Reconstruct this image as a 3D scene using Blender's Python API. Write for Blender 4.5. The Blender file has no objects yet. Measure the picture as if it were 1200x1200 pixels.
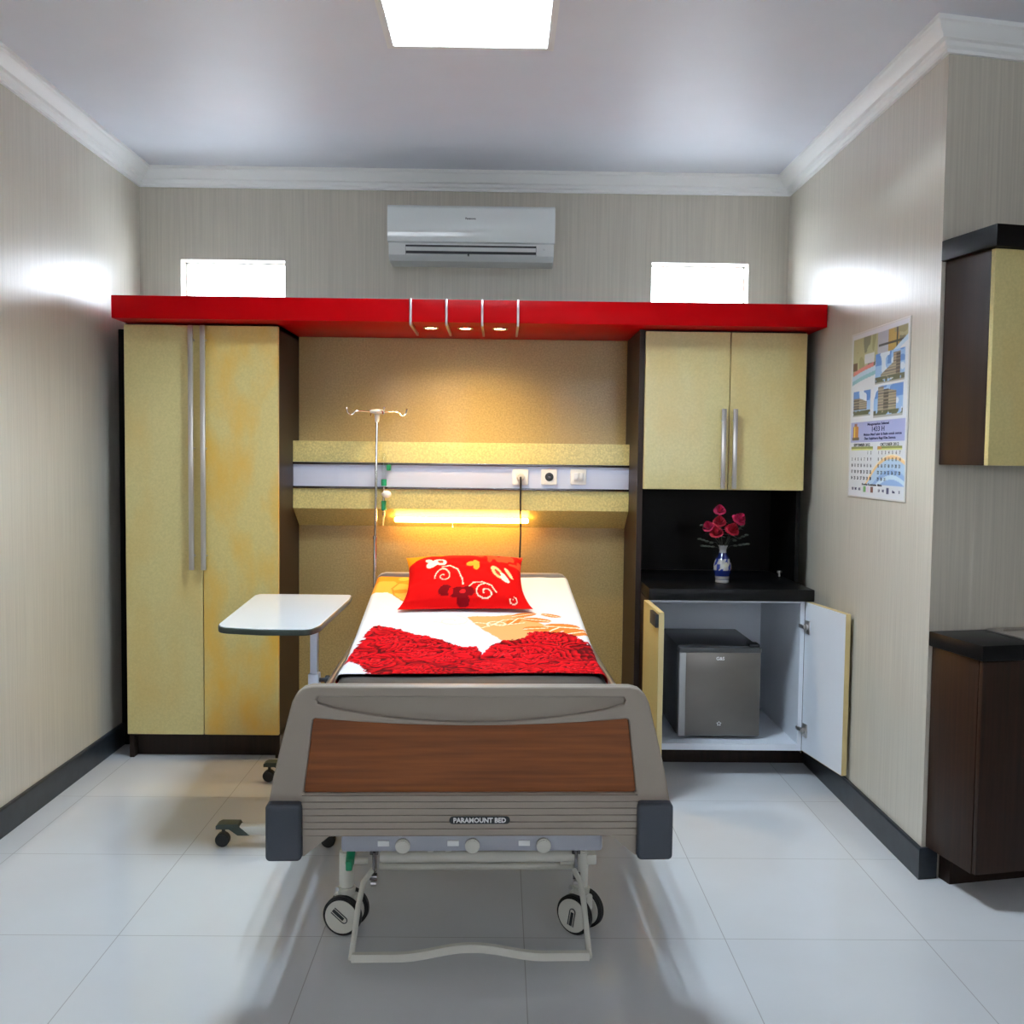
import bpy, bmesh, math, random
import numpy as np
from mathutils import Vector, Matrix
random.seed(7); RNG = np.random.RandomState(11)
C = bpy.context.scene.collection
PI = math.pi

# ------------------------------------------------------------------ materials
def mat(name, col, rough=.5, metal=0., spec=.5, var=.0, vscale=(6,6,6), col2=None, coat=0., bump=0., bscale=None,
        emit=None, estr=0., trans=0., attr=None, sheen=0., ior=None, detail=4., aniso=None):
    m = bpy.data.materials.new(name); m.use_nodes = True
    nt = m.node_tree; b = nt.nodes['Principled BSDF']
    b.inputs['Base Color'].default_value = (*col, 1); b.inputs['Roughness'].default_value = rough
    b.inputs['Metallic'].default_value = metal; b.inputs['Specular IOR Level'].default_value = spec
    b.inputs['Coat Weight'].default_value = coat; b.inputs['Coat Roughness'].default_value = .06
    b.inputs['Transmission Weight'].default_value = trans; b.inputs['Sheen Weight'].default_value = sheen
    if ior: b.inputs['IOR'].default_value = ior
    if emit: b.inputs['Emission Color'].default_value = (*emit, 1); b.inputs['Emission Strength'].default_value = estr
    if attr:
        a = nt.nodes.new('ShaderNodeAttribute'); a.attribute_name = attr
        nt.links.new(a.outputs['Color'], b.inputs['Base Color'])
    tc = nt.nodes.new('ShaderNodeTexCoord'); mp = nt.nodes.new('ShaderNodeMapping')
    mp.inputs['Scale'].default_value = vscale; nt.links.new(tc.outputs['Object'], mp.inputs['Vector'])
    n = nt.nodes.new('ShaderNodeTexNoise'); n.inputs['Scale'].default_value = 1; n.inputs['Detail'].default_value = detail
    nt.links.new(mp.outputs['Vector'], n.inputs['Vector'])
    if not attr and (var or col2):
        r = nt.nodes.new('ShaderNodeValToRGB')
        c2 = col2 or tuple(c*(1-var) for c in col)
        r.color_ramp.elements[0].position = .34; r.color_ramp.elements[1].position = .66
        r.color_ramp.elements[0].color = (*c2, 1); r.color_ramp.elements[1].color = (*col, 1)
        nt.links.new(n.outputs['Fac'], r.inputs['Fac']); nt.links.new(r.outputs['Color'], b.inputs['Base Color'])
    if bump:
        n2 = n
        if bscale:
            mp2 = nt.nodes.new('ShaderNodeMapping'); mp2.inputs['Scale'].default_value = bscale
            nt.links.new(tc.outputs['Object'], mp2.inputs['Vector'])
            n2 = nt.nodes.new('ShaderNodeTexNoise'); n2.inputs['Scale'].default_value = 1; n2.inputs['Detail'].default_value = 3
            nt.links.new(mp2.outputs['Vector'], n2.inputs['Vector'])
        bp = nt.nodes.new('ShaderNodeBump'); bp.inputs['Strength'].default_value = bump; bp.inputs['Distance'].default_value = .002
        nt.links.new(n2.outputs['Fac'], bp.inputs['Height']); nt.links.new(bp.outputs['Normal'], b.inputs['Normal'])
    return m

def laminate(name, base, stain, amount, rough=.3, coat=.15, grain=.07):
    """cream speckled door laminate with ochre stains of its own shape"""
    m = mat(name, base, rough, coat=coat)
    nt = m.node_tree; b = nt.nodes['Principled BSDF']; tc = nt.nodes['Texture Coordinate']
    def noise(scale, detail):
        mp = nt.nodes.new('ShaderNodeMapping'); mp.inputs['Scale'].default_value = scale
        nt.links.new(tc.outputs['Object'], mp.inputs['Vector'])
        n = nt.nodes.new('ShaderNodeTexNoise'); n.inputs['Scale'].default_value = 1; n.inputs['Detail'].default_value = detail
        nt.links.new(mp.outputs['Vector'], n.inputs['Vector']); return n
    g = noise((130, 130, 130), 3)
    r1 = nt.nodes.new('ShaderNodeValToRGB'); e = r1.color_ramp.elements
    e[0].position = .3; e[1].position = .7; e[0].color = (*[c*(1-grain) for c in base], 1); e[1].color = (*[min(1, c*(1+grain)) for c in base], 1)
    nt.links.new(g.outputs['Fac'], r1.inputs['Fac'])
    s = noise((5.5, 5.5, 2.6), 5)
    r2 = nt.nodes.new('ShaderNodeValToRGB'); e = r2.color_ramp.elements
    e[0].position = .46; e[1].position = .68; e[0].color = (0, 0, 0, 1); e[1].color = (amount, amount, amount, 1)
    nt.links.new(s.outputs['Fac'], r2.inputs['Fac'])
    mx = nt.nodes.new('ShaderNodeMixRGB'); mx.inputs['Color2'].default_value = (*stain, 1)
    nt.links.new(r2.outputs['Color'], mx.inputs['Fac']); nt.links.new(r1.outputs['Color'], mx.inputs['Color1'])
    nt.links.new(mx.outputs['Color'], b.inputs['Base Color'])
    return m

M = {}
M['wall'] = mat('wallpaper', (.60, .555, .47), .31, spec=.55, col2=(.525, .485, .41), vscale=(130, 130, 2.2), bump=.35, bscale=(160, 160, 3), detail=5)
M['ceiling'] = mat('ceiling_paint', (.73, .76, .83), .5, spec=.32, var=.02)
M['crown'] = mat('crown_plaster', (.90, .91, .90), .45)
M['skirt'] = mat('dark_skirting_tile', (.024, .030, .040), .3, spec=.35, col2=(.013, .017, .022), vscale=(20, 20, 20))
M['cream'] = laminate('cream_laminate', (.61, .515, .225), (.64, .42, .12), .4)
M['cream_stained'] = laminate('stained_cream_laminate', (.64, .51, .19), (.74, .40, .03), .85)
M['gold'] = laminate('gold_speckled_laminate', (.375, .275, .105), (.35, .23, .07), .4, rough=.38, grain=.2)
M['console'] = laminate('console_laminate', (.60, .52, .20), (.60, .50, .2), .3, rough=.4, grain=.22)
M['edge'] = mat('door_edge_band', (.66, .52, .25), .45, var=.1)
M['brown'] = mat('dark_brown_laminate', (.024, .013, .009), .46, spec=.25, col2=(.015, .008, .006), vscale=(60, 60, 3))
M['walnut'] = mat('walnut_laminate', (.026, .010, .005), .42, spec=.22, col2=(.015, .006, .003), vscale=(80, 80, 3), coat=.05)
M['black'] = mat('black_laminate', (.0035, .003, .003), .4, spec=.12, var=.2)
M['granite'] = mat('black_countertop', (.004, .004, .005), .34, spec=.16, col2=(.004, .004, .004), vscale=(200, 200, 200))
M['red'] = mat('red_gloss_lacquer', (.42, .0, .002), .35, spec=.07, var=.04)
M['steel'] = mat('brushed_steel', (.60, .57, .55), .3, metal=1, var=.12, vscale=(400, 400, 6))
M['chrome'] = mat('chrome', (.85, .85, .86), .1, metal=1, var=.02)
M['alu'] = mat('anodised_aluminium', (.62, .66, .80), .42, metal=.35, spec=.6, var=.03, vscale=(2, 300, 300))
M['darkalu'] = mat('dark_metal_trim', (.18, .17, .18), .25, metal=1, var=.1)
M['white'] = mat('white_plastic', (.80, .81, .80), .3, var=.02)
M['offwhite'] = mat('cream_enamel', (.66, .64, .57), .35, var=.05)
M['melamine'] = mat('white_melamine', (.72, .76, .83), .35, var=.02)
M['acwhite'] = mat('air_conditioner_plastic', (.80, .84, .83), .12, coat=.6, var=.01)
M['acshell'] = mat('air_conditioner_shell', (.76, .78, .77), .3, var=.02)
M['dark'] = mat('dark_plastic', (.02, .024, .03), .4, var=.1)
M['bumper'] = mat('slate_rubber', (.045, .053, .07), .5, var=.08, bump=.2, bscale=(300, 300, 300))
M['board'] = mat('grey_moulded_plastic', (.32, .272, .225), .42, var=.03, bump=.15, bscale=(260, 260, 260))
M['wood'] = mat('wood_print', (.27, .082, .020), .42, spec=.35, col2=(.17, .047, .012), vscale=(3.5, 30, 75), coat=.08, detail=6)
M['rubber'] = mat('black_rubber', (.012, .012, .013), .6, var=.1)
M['greytray'] = mat('lavender_grey_enamel', (.38, .39, .44), .3, var=.06)
M['green'] = mat('green_plastic', (.01, .28, .12), .35, var=.1)
M['darkgreen'] = mat('dark_green_plastic', (.03, .045, .035), .45, var=.1)
M['mattress'] = mat('charcoal_mattress_cover', (.042, .037, .034), .65, var=.15, bump=.2, bscale=(80, 80, 80))
M['glassy'] = mat('clear_plastic', (.9, .95, .95), .05, trans=1., ior=1.3, var=.01)
M['frost'] = mat('window_glass', (.95, .97, 1), .02, trans=1., ior=1.02, var=.005)
M['table'] = mat('white_table_laminate', (.80, .85, .90), .22, coat=.2, var=.01)
M['fridge'] = mat('dark_grey_enamel', (.06, .062, .066), .35, var=.1)
M['fridgedoor'] = mat('brushed_fridge_door', (.17, .155, .14), .36, metal=.7, var=.12, vscale=(4, 4, 9))
M['grip'] = mat('satin_grip', (.40, .40, .40), .45, metal=.4, var=.05)
M['print'] = mat('printed_fabric', (1, 1, 1), .85, spec=.06, attr='Col', bump=.1, bscale=(500, 500, 500))
M['paper'] = mat('printed_paper', (1, 1, 1), .3, attr='Col')
M['glaze'] = mat('painted_porcelain', (1, 1, 1), .12, attr='Col', coat=.4)
M['ink'] = mat('dark_ink', (.02, .02, .03), .5, var=.1)
M['inkblue'] = mat('navy_ink', (.03, .03, .12), .5, var=.1)
M['inkwhite'] = mat('silver_ink', (.75, .75, .75), .5, var=.05)
M['petal'] = mat('crimson_petals', (.40, .006, .03), .6, col2=(.25, .003, .012), vscale=(60, 60, 60))
M['petalpink'] = mat('pink_petals', (.55, .02, .10), .6, col2=(.36, .008, .05), vscale=(60, 60, 60))
M['leaf'] = mat('silk_leaf', (.035, .045, .032), .5, var=.3, vscale=(40, 40, 40))
M['tube'] = mat('warm_tube_glow', (1, .8, .4), .4, emit=(1, .48, .09), estr=60, var=.01)
M['spotglow'] = mat('warm_downlight_glow', (1, .9, .6), .4, emit=(1, .76, .36), estr=60, var=.01)
M['bounce'] = mat('pale_bounce_board', (.55, .56, .56), .6, var=.08)  # pale colour added for the unseen canopy top, keeps bounced light neutral
M['fluor'] = mat('cool_tube_glow', (1, 1, 1), .4, emit=(.73, .88, 1), estr=430, var=.01)
M['reflector'] = mat('white_reflector', (.88, .9, .92), .3, var=.01)

def floor_mat():
    m = mat('polished_tiles', (.62, .645, .67), .065, spec=.55)
    nt = m.node_tree; b = nt.nodes['Principled BSDF']; tc = nt.nodes['Texture Coordinate']
    mp = nt.nodes.new('ShaderNodeMapping'); mp.inputs['Location'].default_value = (-.08+.57*20, -2.75+.57*20, 0)
    nt.links.new(tc.outputs['Object'], mp.inputs['Vector'])
    br = nt.nodes.new('ShaderNodeTexBrick'); br.offset = 0; br.squash = 1
    br.inputs['Scale'].default_value = 1; br.inputs['Brick Width'].default_value = .57; br.inputs['Row Height'].default_value = .57
    br.inputs['Mortar Size'].default_value = .0016; br.inputs['Mortar Smooth'].default_value = .3
    br.inputs['Color1'].default_value = (.66, .67, .69, 1); br.inputs['Color2'].default_value = (.635, .65, .675, 1)
    br.inputs['Mortar'].default_value = (.42, .42, .42, 1)
    nt.links.new(mp.outputs['Vector'], br.inputs['Vector'])
    n = nt.nodes['Noise Texture']; nt.nodes['Mapping'].inputs['Scale'].default_value = (2.2, 2.2, 2.2)
    r = nt.nodes.new('ShaderNodeValToRGB'); e = r.color_ramp.elements
    e[0].position = .3; e[1].position = .7; e[0].color = (.95, .935, .925, 1); e[1].color = (1, 1, 1, 1)
    nt.links.new(n.outputs['Fac'], r.inputs['Fac'])
    mx = nt.nodes.new('ShaderNodeMixRGB'); mx.blend_type = 'MULTIPLY'; mx.inputs['Fac'].default_value = 1
    nt.links.new(br.outputs['Color'], mx.inputs['Color1']); nt.links.new(r.outputs['Color'], mx.inputs['Color2'])
    nt.links.new(mx.outputs['Color'], b.inputs['Base Color'])
    return m
M['floor'] = floor_mat()

# ------------------------------------------------------------------ mesh builder
class MB:
    def __init__(s): s.bm = bmesh.new()
    def _add(s, me_bm):
        me = bpy.data.meshes.new('t'); me_bm.to_mesh(me); me_bm.free(); s.bm.from_mesh(me); bpy.data.meshes.remove(me); return s
    def box(s, x0, x1, y0, y1, z0, z1, bev=0., seg=2, rot=None):
        b = bmesh.new(); bmesh.ops.create_cube(b, size=1)
        for v in b.verts:
            v.co = Vector(((x0+x1)/2+v.co.x*(x1-x0), (y0+y1)/2+v.co.y*(y1-y0), (z0+z1)/2+v.co.z*(z1-z0)))
        if bev: bmesh.ops.bevel(b, geom=b.edges[:], offset=bev, segments=seg, affect='EDGES', profile=.5)
        if rot: bmesh.ops.transform(b, matrix=rot, verts=b.verts)
        return s._add(b)
    def cyl(s, a, c, r, r2=None, n=24, bev=0.):
        a = Vector(a); c = Vector(c); d = c-a; b = bmesh.new()
        bmesh.ops.create_cone(b, cap_ends=True, segments=n, radius1=r, radius2=r if r2 is None else r2, depth=d.length)
        if bev:
            es = [e for e in b.edges if abs(e.verts[0].co.z-e.verts[1].co.z) < 1e-6 and len(e.link_faces) == 2]
            bmesh.ops.bevel(b, geom=es, offset=bev, segments=2, affect='EDGES')
        q = d.to_track_quat('Z', 'Y').to_matrix().to_4x4(); q.translation = (a+c)/2
        bmesh.ops.transform(b, matrix=q, verts=b.verts); return s._add(b)
    def sph(s, c, r, n=16, sc=(1, 1, 1)):
        b = bmesh.new(); bmesh.ops.create_uvsphere(b, u_segments=n, v_segments=n//2+2, radius=r)
        for v in b.verts: v.co = Vector((c[0]+v.co.x*sc[0], c[1]+v.co.y*sc[1], c[2]+v.co.z*sc[2]))
        return s._add(b)
    def tube(s, pts, r, n=12, radii=None):
        b = bmesh.new(); P = [Vector(p) for p in pts]; rings = []
        up = Vector((0, 0, 1)); t0 = (P[1]-P[0]).normalized()
        if abs(t0.dot(up)) > .9: up = Vector((1, 0, 0))
        nrm = t0.cross(up).normalized()
        for i, p in enumerate(P):
            t = ((P[min(i+1, len(P)-1)]-P[max(i-1, 0)])).normalized()
            nrm = (nrm-t*nrm.dot(t)).normalized(); bi = t.cross(nrm)
            rr = radii[i] if radii else r
            rings.append([b.verts.new(p+(nrm*math.cos(2*PI*k/n)+bi*math.sin(2*PI*k/n))*rr) for k in range(n)])
        for i in range(len(rings)-1):
            for k in range(n): b.faces.new((rings[i][k], rings[i][(k+1) % n], rings[i+1][(k+1) % n], rings[i+1][k]))
        b.faces.new(rings[0][::-1]); b.faces.new(rings[-1]); bmesh.ops.recalc_face_normals(b, faces=b.faces)
        return s._add(b)
    def lathe(s, prof, c=(0, 0, 0), n=32):
        b = bmesh.new(); rings = []
        for r, z in prof: rings.append([b.verts.new((c[0]+r*math.cos(2*PI*k/n), c[1]+r*math.sin(2*PI*k/n), c[2]+z)) for k in range(n)])
        for i in range(len(rings)-1):
            for k in range(n): b.faces.new((rings[i][k], rings[i][(k+1) % n], rings[i+1][(k+1) % n], rings[i+1][k]))
        if prof[0][0] > 1e-4: b.faces.new(rings[0][::-1])
        bmesh.ops.remove_doubles(b, verts=b.verts, dist=1e-6)
        return s._add(b)
    def prism(s, poly, lo, hi, axis='x'):
        """poly: 2-D outline; extruded along axis. x: (y,z); y: (x,z); z: (x,y)"""
        b = bmesh.new()
        f = {'x': lambda p, t: (t, p[0], p[1]), 'y': lambda p, t: (p[0], t, p[1]), 'z': lambda p, t: (p[0], p[1], t)}[axis]
        A = [b.verts.new(f(p, lo)) for p in poly]; B = [b.verts.new(f(p, hi)) for p in poly]; n = len(poly)
        b.faces.new(A); b.faces.new(B[::-1])
        for i in range(n): b.faces.new((A[i], B[i], B[(i+1) % n], A[(i+1) % n]))
        bmesh.ops.recalc_face_normals(b, faces=b.faces); return s._add(b)
    def mesh(s, me, mtx=None):
        b = bmesh.new(); b.from_mesh(me)
        if mtx is not None: bmesh.ops.transform(b, matrix=mtx, verts=b.verts)
        return s._add(b)
    def build(s, name, m, parent=None, world=False, smooth=True, sharp=32, mtx=None):
        if mtx is not None: bmesh.ops.transform(s.bm, matrix=mtx, verts=s.bm.verts)
        if world and parent is not None: bmesh.ops.transform(s.bm, matrix=RM[parent.name].inverted(), verts=s.bm.verts)
        me = bpy.data.meshes.new(name)
        if smooth:
            for f in s.bm.faces: f.smooth = True
            for e in s.bm.edges:
                if len(e.link_faces) == 2 and e.calc_face_angle(0) > math.radians(sharp): e.smooth = False
        s.bm.to_mesh(me); s.bm.free()
        o = bpy.data.objects.new(name, me); me.materials.append(M[m]); C.objects.link(o)
        if parent is not None: o.parent = parent; RM[o.name] = RM[parent.name]
        else: RM[o.name] = Matrix.Identity(4)
        return o
RM = {}
def tag(o, label=None, cat=None, group=None, kind=None):
    if label: o['label'] = label
    if cat: o['category'] = cat
    if group: o['group'] = group
    if kind: o['kind'] = kind
    return o
def thing(name, loc, label, cat, rz=0, group=None):
    o = bpy.data.objects.new(name, None); C.objects.link(o); o.location = loc; o.rotation_euler = (0, 0, rz)
    o.empty_display_size = .05
    RM[o.name] = Matrix.Translation(loc) @ Matrix.Rotation(rz, 4, 'Z')
    return tag(o, label, cat, group)
def struct(name, mb, m): return tag(mb.build(name, m), kind='structure')
def dup(root, loc, rz=None, label=None):
    def cp(o, par):
        c = o.copy(); C.objects.link(c)
        if par is not None: c.parent = par
        for ch in list(o.children): cp(ch, c)
        return c
    r = cp(root, None); r.location = loc
    if rz is not None: r.rotation_euler = (0, 0, rz)
    if label: r['label'] = label
    return r
def dup_part(o):
    c = o.copy(); C.objects.link(c); c.parent = o.parent
    for ch in list(o.children):
        k = ch.copy(); C.objects.link(k); k.parent = c
    return c
def plate_mesh(outlines, thick, bev=0.):
    """2-D outlines (first outer, others holes) -> mesh in x,y with depth along z, soft edges"""
    cu = bpy.data.curves.new('p', 'CURVE'); cu.dimensions = '2D'; cu.fill_mode = 'BOTH'
    cu.extrude = max(thick/2-bev, 1e-5); cu.bevel_depth = bev; cu.bevel_resolution = 2; cu.offset = -bev
    for pts in outlines:
        sp = cu.splines.new('POLY'); sp.points.add(len(pts)-1)
        for i, p in enumerate(pts): sp.points[i].co = (p[0], p[1], 0, 1)
        sp.use_cyclic_u = True
    o = bpy.data.objects.new('p', cu); C.objects.link(o); dg = bpy.context.evaluated_depsgraph_get(); dg.update()
    me = bpy.data.meshes.new_from_object(o.evaluated_get(dg)); bpy.data.objects.remove(o); return me
def text_mesh(txt, size, ext=.0006, bold=0., align='CENTER', width=None):
    cu = bpy.data.curves.new('t', 'FONT'); cu.body = txt; cu.size = size; cu.extrude = ext; cu.offset = bold
    cu.align_x = align; cu.align_y = 'CENTER'; cu.resolution_u = 2
    o = bpy.data.objects.new('t', cu); C.objects.link(o); dg = bpy.context.evaluated_depsgraph_get(); dg.update()
    me = bpy.data.meshes.new_from_object(o.evaluated_get(dg)); bpy.data.objects.remove(o)
    if width:
        xs = [v.co.x for v in me.vertices]
        w = max(xs)-min(xs)
        if w > 0:
            for v in me.vertices: v.co.x *= width/w
    return me
UPF = Matrix.Rotation(PI/2, 4, 'X')       # x,y plate -> x,z plate whose +z (front) looks to -y
def T(x, y, z): return Matrix.Translation((x, y, z))
def rrect(x0, x1, y0, y1, r, n=6):
    P = []
    for cx, cy, a in ((x1-r, y0+r, -PI/2), (x1-r, y1-r, 0), (x0+r, y1-r, PI/2), (x0+r, y0+r, PI)):
        for k in range(n+1): P.append((cx+r*math.cos(a+k*PI/2/n), cy+r*math.sin(a+k*PI/2/n)))
    return P
def sweep(path, prof):
    """profile (d,z) swept along a horizontal path; d runs to the right of the direction of travel, mitred"""
    mb = MB(); b = bmesh.new(); rings = []; P = [Vector(p) for p in path]
    for i, p in enumerate(P):
        ds = []
        if i > 0: ds.append((P[i]-P[i-1]).normalized())
        if i < len(P)-1: ds.append((P[i+1]-P[i]).normalized())
        ns = [Vector((d.y, -d.x)) for d in ds]
        n = ns[0] if len(ns) == 1 else (ns[0]+ns[1])/(1+ns[0].dot(ns[1]))
        rings.append([b.verts.new((p.x+n.x*d, p.y+n.y*d, z)) for d, z in prof])
    m = len(prof)
    for i in range(len(rings)-1):
        for k in range(m): b.faces.new((rings[i][k], rings[i][(k+1) % m], rings[i+1][(k+1) % m], rings[i+1][k]))
    b.faces.new(rings[0]); b.faces.new(rings[-1][::-1]); bmesh.ops.recalc_face_normals(b, faces=b.faces)
    return mb._add(b)

# ------------------------------------------------------------------ room shell
XL, XR, YB, H, ZC = -1.747, 1.385, 4.887, 2.712, 3.174
YR, XF = -1.6, 3.1                              # rear wall, far right wall
A = math.radians(12); AU = Vector((math.cos(A), math.sin(A))); 
AE = (XR+AU.x*1.76, ZC+AU.y*1.76)
struct('floor', MB().box(XL-.15, XF+.15, YR-.15, YB+.15, -.1, 0), 'floor')
LX0, LX1, LY0, LY1 = -.372, .143, 2.80, 3.385   # ceiling luminaire opening
c = MB()
for a in ((XL-.15, LX0, YR-.15, YB+.15), (LX1, XF+.15, YR-.15, YB+.15), (LX0, LX1, YR-.15, LY0), (LX0, LX1, LY1, YB+.15)):
    c.box(*a, H, H+.1)
struct('ceiling', c, 'ceiling')
struct('wall_left', MB().box(XL-.15, XL, YR-.15, YB+.15, 0, H), 'wall')
W1 = (-1.55, -1.05, 2.00, 2.287); W2 = (.722, 1.192, 2.00, 2.303)
b = MB(); xs = [XL, W1[0], W1[1], W2[0], W2[1], XR+.15]
b.box(xs[0], xs[5], YB, YB+.15, 0, 2.0)
for i, top in ((0, 0), (2, 0), (4, 0)): b.box(xs[i], xs[i+1], YB, YB+.15, 2.0, 2.4)
b.box(xs[0], xs[5], YB, YB+.15, 2.4, H); b.box(W1[0], W1[1], YB, YB+.15, W1[3], 2.4); b.box(W2[0], W2[1], YB, YB+.15, W2[3], 2.4)
struct('wall_back', b, 'wall')
n12 = Vector((-AU.y, AU.x))                     # away from the room, behind the alcove wall
struct('wall_right', MB().box(XR, XR+.15, ZC+.03, YB, 0, H), 'wall')
struct('wall_alcove', MB().prism([(XR, ZC), AE, (AE[0]+n12.x*.15, AE[1]+n12.y*.15), (XR+.001, ZC+.16)], 0, H, 'z'), 'wall')
struct('wall_far_right', MB().box(XF, XF+.15, YR-.15, YB, 0, H), 'wall')
# rear wall, behind the camera, with two windows
RW = ((-1.45, -.35, 1.15, 2.25), (.55, 2.2, 1.15, 2.25))
b = MB(); b.box(XL, XF, YR-.15, YR, 0, 1.15); b.box(XL, XF, YR-.15, YR, 2.25, H)
for x0, x1 in ((XL, RW[0][0]), (RW[0][1], RW[1][0]), (RW[1][1], XF)): b.box(x0, x1, YR-.15, YR, 1.15, 2.25)
struct('wall_rear', b, 'wall')
def window(n, x0, x1, z0, z1, yc, mull=0):
    f = MB(); t = .008 if mull == 0 else .04
    f.box(x0, x0+t, yc-.02, yc+.02, z0, z1); f.box(x1-t, x1, yc-.02, yc+.02, z0, z1)
    f.box(x0, x1, yc-.02, yc+.02, z0, z0+t); f.box(x0, x1, yc-.02, yc+.02, z1-t, z1)
    for k in range(mull): x = x0+(x1-x0)*(k+1)/(mull+1); f.box(x-.025, x+.025, yc-.02, yc+.02, z0, z1)
    o = struct('window_%d' % n, f, 'white')
    MB().box(x0+t, x1-t, yc-.003, yc+.003, z0+t, z1-t).build('window_pane', 'frost', o)
window(1, *W1, YB+.1); window(2, *W2, YB+.1); window(3, *RW[0], YR-.08, 1); window(4, *RW[1], YR-.08, 1)
path = [(XL, YR), (XL, YB), (XR, YB), (XR, ZC), AE]
cd = .085
prof = [(0, H), (.075, H), (.075, H-.014), (.066, H-.018), (.058, H-.034), (.044, H-.045), (.040, H-.052), (.028, H-.056),
        (.024, H-.068), (.012, H-.074), (.012, H-cd), (0, H-cd)]
struct('trim_1', sweep(path, prof), 'crown')
sk = [(0, 0), (.014, 0), (.014, .096), (.010, .102), (0, .102)]
struct('baseboard_left', sweep([(XL, YR), (XL, 4.598)], sk), 'skirt')
struct('baseboard_right', sweep([(XR, 4.86), (XR, ZC), (XR+AU.x*.05, ZC+AU.y*.05)], sk), 'skirt')

# ------------------------------------------------------------------ wardrobe and bed surround
def door_slab(x0, x1, z0, z1, yf, th=.02): return MB().box(x0, x1, yf, yf+th, z0, z1, .0015, 1)
def bar_handle(name, x, yf, z0, z1, parent, w=.022, off=.035):
    m = MB().box(x-w/2, x+w/2, yf-off-.012, yf-off, z0, z1, .003)
    for z in (z0+.06, (z0+z1)/2, z1-.06) if z1-z0 > .6 else (z0+.05, z1-.05): m.cyl((x, yf-off, z), (x, yf+.001, z), .006, n=12)
    return m.build(name, 'steel', parent, world=True)
wx0, wx1, wy = -1.638, -.971, 4.38
w = thing('wardrobe', ((wx0+wx1)/2, 4.63, 0), 'tall two-door cream wardrobe with brown sides standing in the left corner', 'wardrobe')
m = MB().box(wx0, wx0+.02, wy+.022, 4.885, 0, 1.915).box(wx1-.02, wx1, wy+.022, 4.885, 0, 1.915).box(wx0, wx1, 4.86, 4.885, .1, 1.915)
m.box(wx0, wx1, wy+.022, 4.885, 1.895, 1.915).box(wx0, wx1, wy+.022, 4.885, .1, .12); m.build('body', 'brown', w, True)
MB().box(wx0+.02, wx1-.02, wy+.07, wy+.085, 0, .1).build('toe_kick', 'brown', w, True)
MB().box(XL+.002, wx0, wy+.22, wy+.24, 0, 1.915).build('gap_shadow_filler', 'black', w, True)  # recessed filler in the wall gap, its black paints in the gap's shadow
mid = (wx0+wx1)/2+.004
for x0, x1, mm, hx in ((wx0, mid-.002, 'cream', mid-.038), (mid+.002, wx1, 'cream_stained', mid+.002)):
    d = door_slab(x0, x1, .111, 1.909, wy).build('door', mm, w, True)
    if mm == 'cream_stained': d['label'] = 'door with darker ochre stains'
    bar_handle('handle', hx if mm == 'cream' else mid+.014, wy, .848, 1.905, d)
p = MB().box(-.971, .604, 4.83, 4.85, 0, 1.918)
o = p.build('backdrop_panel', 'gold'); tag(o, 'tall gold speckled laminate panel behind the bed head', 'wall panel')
# canopy
cn = thing('shelf_canopy', (-.13, 4.57, 1.92), 'long red lacquer pelmet shelf running above the wardrobe, bed head and wall cabinet', 'shelf')
MB().box(-1.645, 1.380, 4.26, 4.884, 1.92, 2.016, .002).build('board', 'red', cn, True)
MB().box(-1.640, 1.375, 4.27, 4.883, 2.0165, 2.0185).build('bounce_lining', 'bounce', cn, True)  # unseen pale sheet, added so the red board doesn't tint the ceiling
for x in (-.386, -.235, -.084, .067):
    m = MB().box(x-.005, x+.005, 4.246, 4.2595, 1.908, 2.017, .002).box(x-.005, x+.005, 4.248, 4.62, 1.904, 1.9195, .002)
    q = m.build('chrome_strip', 'steel', cn, True)
lab = ('leftmost of the three small warm downlights under the red canopy', 'middle one of the three small warm downlights under the red canopy', 'rightmost of the three small warm downlights under the red canopy')
dl = None
for x, l in zip((-.312, -.160, -.009), lab):
    if dl is None:
        dl = thing('downlight', (x, 4.42, 1.92), l, 'light', group='downlights under the canopy')
        MB().lathe([(.024, -.001), (.034, -.001), (.036, -.004), (.032, -.008), (.026, -.006), (.024, -.001)], n=28).build('ring', 'chrome', dl)
        MB().lathe([(.001, -.0045), (.018, -.004), (.025, -.002)], n=24).build('lamp_disc', 'spotglow', dl)
    else: dup(dl, (x, 4.42, 1.92), label=l)

# wall cabinet over the niche
cx0, cx1 = .628, 1.334
k = thing('wall_cabinet', ((cx0+cx1)/2, 4.63, 1.22), 'cream two-door wall cabinet above the black niche with the flower vase', 'cabinet')
MB().box(cx0, cx1, wy+.022, 4.884, 1.222, 1.916).build('body', 'brown', k, True)
mid2 = 1.0
for x0, x1, hx in ((cx0, mid2-.0015, mid2-.030), (mid2+.0015, cx1, mid2+.020)):
    d = door_slab(x0, x1, 1.222, 1.909, wy).build('door', 'cream', k, True)
    bar_handle('handle', hx, wy, 1.228, 1.575, d, w=.02, off=.026)
nn = thing('niche_surround', (.97, 4.7, 0), 'black open niche with a tall brown side panel between backdrop and wall cabinet', 'niche')
MB().box(.604, .627, 4.40, 4.86, 0, 1.918).build('side_panel', 'brown', nn, True)
MB().box(.628, 1.334, 4.85, 4.87, .815, 1.221).build('back_panel', 'black', nn, True)
MB().box(1.316, 1.334, 4.42, 4.85, .815, 1.221).build('end_panel', 'black', nn, True)
MB().cyl((1.30, 4.60, .832), (1.30, 4.60, .842), .012).cyl((1.30, 4.60, .816), (1.30, 4.60, .833), .006).build('knob', 'steel', nn, True)
tag(MB().box(.6285, 1.326, 4.155, 4.868, .762, .812, .003).build('countertop', 'granite'), 'black countertop on the open fridge cabinet, holding the vase', 'countertop')
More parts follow.
